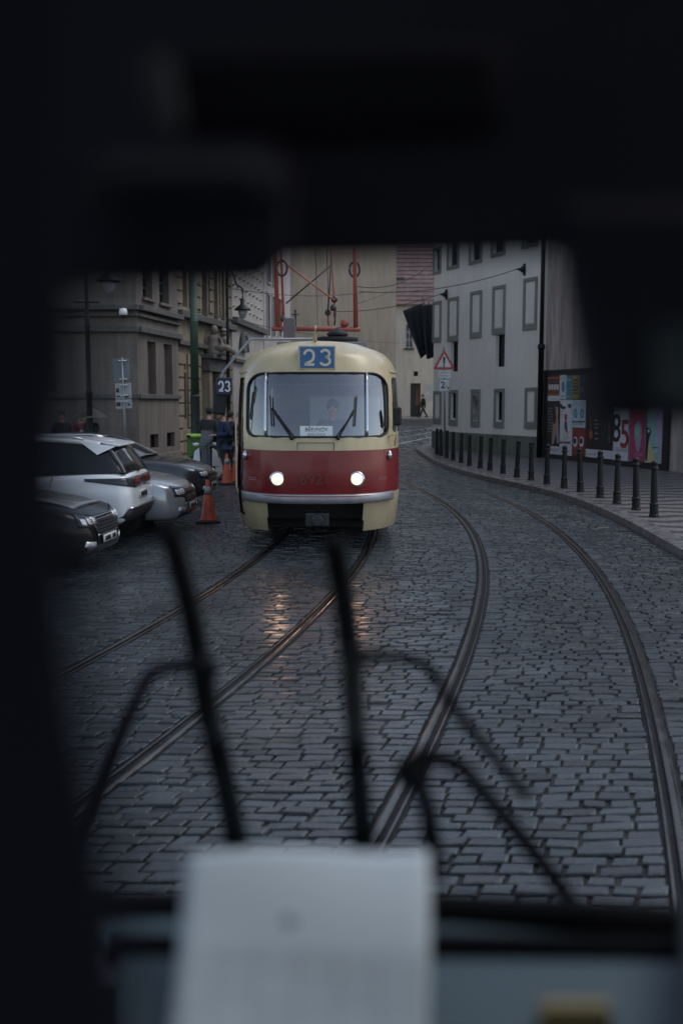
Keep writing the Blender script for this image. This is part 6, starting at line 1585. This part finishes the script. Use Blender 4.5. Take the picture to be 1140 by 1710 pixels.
# device hanging at the right
dv = slab('mirror_housing', [(936, 330), (1250, 330), (1250, 702), (1014, 704), (990, 682), (956, 500), (944, 420)], 0.48, 0.025, cabm, None, 0.008)
slab('mirror_face', [(1085, 545), (1180, 540), (1185, 672), (1092, 676)], 0.474, 0.004, mat('cab_blue_glint', (0.05, 0.075, 0.09), 0.3), dv, 0.002)
# partition edge close by on the left
slab('partition', [(-900, -700), (150, -700), (152, 300), (150, 560), (128, 720), (128, 950), (158, 1200), (205, 1450), (270, 2000), (-900, 2000)], 0.185, 0.006, cabm, None, 0.002)
# dashboard
def D8(x, y, d): return DD(x, y, d * 0.84)
blue_dash = mat('dash_blue_grey', (0.05, 0.085, 0.10), 0.5, var=0.1, vscale=6)
f_ = Vector((0, cp, -sp))
def strip(name, near, far, m_, th=0.02, bevel=0.006):
    """a real panel spanned between a near line and a far line, each given as two pixels and a depth"""
    (a, b, d0), (c, d, d1) = near, far
    q = [D8(*a, d0), D8(*b, d0), D8(*d, d1), D8(*c, d1)]
    mb = MB(); mb.hexa([p - Vector((0, 0, th)) for p in q], q); return mb.build(name, m_, CAB, bevel=bevel)
dl = mb = MB()
mb.tube([D8(150, 1524, 1.02), D8(420, 1520, 1.04), D8(720, 1524, 1.03), D8(960, 1536, 1.0), D8(1250, 1556, 0.95)], 0.017, 10); mb.build('dash_rim', WRUB, CAB, True)
strip('dash_shelf', ((190, 1578), (1300, 1592), 0.93), ((160, 1528), (1300, 1552), 1.01), blue_dash)
mb = MB(); mb.tube([D8(200, 1580, 0.93), D8(700, 1578, 0.935), D8(960, 1584, 0.93), D8(1300, 1592, 0.925)], 0.010, 8); mb.build('dash_seam', WRUB, CAB, True)
strip('dash_top', ((210, 1960), (1400, 1960), 0.70), ((206, 1592), (1300, 1600), 0.915), blue_dash)
mb = MB(); q = [D8(1135, 1560, 0.93), D8(1250, 1560, 0.93), D8(1250, 1960, 0.7), D8(1140, 1960, 0.7)]; mb.hexa(q, [p + Vector((0, 0, 0.05)) for p in q]); mb.build('dash_side', cabm, CAB, bevel=0.01)
mb = MB(); c_ = D8(958, 1708, 0.83); mb.box(c_, (0.05, 0.012, 0.03)); mb.build('dash_sticker', mat('ochre_sticker', (0.30, 0.22, 0.08), 0.5), CAB, bevel=0.003)
# windscreen pane with real raked depth
q = [D8(-600, 1640, 1.16), D8(1800, 1640, 1.16), D8(1800, 300, 0.66), D8(-600, 300, 0.66)]
mb = MB(); mb.add(q, [(0, 1, 2, 3)]); mb.build('windscreen', glass_mat('cab_glass', (0.97, 0.985, 0.98), 0.03), CAB)
# wipers outside the glass
def wiper(label_parts, segs):
    w_ = None
    for nm, pts, r, dep in segs:
        mb = MB(); mb.tube(smooth_pts([D8(x, y, dep) for x, y in pts], 4), r, 8)
        o = mb.build(nm, WRUB, w_ or CAB, True)
        if w_ is None: w_ = o
    return w_
wv = wiper('', [('wiper', [(282, 878), (318, 1020), (334, 1110)], 0.0115, 1.22), ('wiper_arm', [(334, 1100), (346, 1180), (374, 1300), (398, 1430), (405, 1540)], 0.0122, 1.21), ('wiper_link', [(338, 1112), (300, 1112), (256, 1122), (238, 1150), (200, 1240), (160, 1360), (110, 1500), (80, 1600)], 0.0066, 1.24)])
mb = MB(); mb.ball(D8(340, 1118, 1.21), 0.0155, 12, 8); mb.build('pivot', WRUB, wv, True)
wv = wiper('', [('wiper', [(556, 900), (572, 990), (586, 1100)], 0.0122, 1.22), ('wiper_arm', [(586, 1090), (592, 1200), (600, 1330), (608, 1420), (614, 1540)], 0.0122, 1.21), ('wiper_link', [(590, 1098), (640, 1096), (690, 1102), (722, 1122), (750, 1170), (800, 1235), (880, 1330)], 0.0060, 1.30), ('wiper_rod', [(690, 1260), (760, 1275), (800, 1315), (880, 1410), (950, 1500), (985, 1545)], 0.0080, 1.2)])
mb = MB(); mb.ball(D8(590, 1098, 1.21), 0.0155, 12, 8); mb.build('pivot', WRUB, wv, True)
mb = MB(); mb.ball(D8(690, 1290, 1.2), 0.018, 12, 8); mb.build('pivot', WRUB, wv, True)
mb = MB(); mb.tube([D8(694, 1290, 1.2), D8(716, 1360, 1.18), D8(728, 1470, 1.16)], 0.010, 8); mb.build('pivot_stem', WRUB, wv, True)
# sheet of paper leaning on the dashboard
def paper_mat():
    m = bpy.data.materials.new('printed_paper'); m.use_nodes = True; n, l = m.node_tree.nodes, m.node_tree.links; b = n["Principled BSDF"]
    tc = n.new("ShaderNodeTexCoord"); mp = n.new("ShaderNodeMapping"); mp.inputs["Scale"].default_value = (1, 1, 1); l.new(tc.outputs["UV"], mp.inputs[0])
    br = n.new("ShaderNodeTexBrick"); br.inputs["Scale"].default_value = 1.0; br.inputs["Brick Width"].default_value = 0.16; br.inputs["Row Height"].default_value = 0.035; br.inputs["Mortar Size"].default_value = 0.003; br.offset = 0.0
    br.inputs["Color1"].default_value = (0.64, 0.73, 0.78, 1); br.inputs["Color2"].default_value = (0.55, 0.63, 0.67, 1); br.inputs["Mortar"].default_value = (0.30, 0.33, 0.36, 1)
    l.new(mp.outputs[0], br.inputs["Vector"])
    sx = n.new("ShaderNodeSeparateXYZ"); l.new(tc.outputs["UV"], sx.inputs[0])
    rp = n.new("ShaderNodeValToRGB"); rp.color_ramp.interpolation = 'CONSTANT'; e = rp.color_ramp.elements; e[0].position = 0; e[0].color = (1, 1, 1, 1); e[1].position = 0.46; e[1].color = (0, 0, 0, 1)
    l.new(sx.outputs[1], rp.inputs[0])
    mx = n.new("ShaderNodeMix"); mx.data_type = 'RGBA'; mx.inputs["A"].default_value = (0.64, 0.73, 0.78, 1); l.new(rp.outputs[0], mx.inputs["Factor"]); l.new(br.outputs[0], mx.inputs["B"])
    vd = n.new("ShaderNodeVectorMath"); vd.operation = 'DISTANCE'; vd.inputs[1].default_value = (0.44, 0.60, 0)
    l.new(tc.outputs["UV"], vd.inputs[0])
    lt = n.new("ShaderNodeMath"); lt.operation = 'LESS_THAN'; lt.inputs[1].default_value = 0.035; l.new(vd.outputs["Value"], lt.inputs[0])
    m2 = n.new("ShaderNodeMix"); m2.data_type = 'RGBA'; m2.inputs["B"].default_value = (0.30, 0.35, 0.39, 1); l.new(lt.outputs[0], m2.inputs["Factor"]); l.new(mx.outputs["Result"], m2.inputs["A"])
    l.new(m2.outputs["Result"], b.inputs["Base Color"]); b.inputs["Roughness"].default_value = 0.7
    return m
q = [D8(278, 1760, 0.80), D8(717, 1760, 0.80), D8(716, 1411, 0.93), D8(312, 1424, 0.93)]
pc = (q[0] + q[1]) / 2
me = bpy.data.meshes.new('paper_sheet'); nu, nv = 16, 20; vs, fs, uv = [], [], []
for i in range(nu):
    for j in range(nv):
        u, v = i / (nu - 1), j / (nv - 1)
        p = (q[0].lerp(q[1], u)).lerp(q[3].lerp(q[2], u), v) + Vector((0, 0, 0.004 * math.sin(u * 5) * v)) + Vector((0, 0.006 * math.sin(v * 4 + u * 2), 0)) - pc
        vs.append(p); uv.append((u, v))
for i in range(nu - 1):
    for j in range(nv - 1): fs.append((i * nv + j, (i + 1) * nv + j, (i + 1) * nv + j + 1, i * nv + j + 1))
me.from_pydata(vs, [], fs); ul = me.uv_layers.new(name='UVMap')
for lp in me.loops: ul.data[lp.index].uv = uv[lp.vertex_index]
me.update()
po = link('paper_sheet', me, paper_mat(), None, True); po.location = pc
po.modifiers.new('s', 'SOLIDIFY').thickness = 0.0006
tag(po, 'white printed sheet of paper leaning upright on the cab dashboard', 'paper')
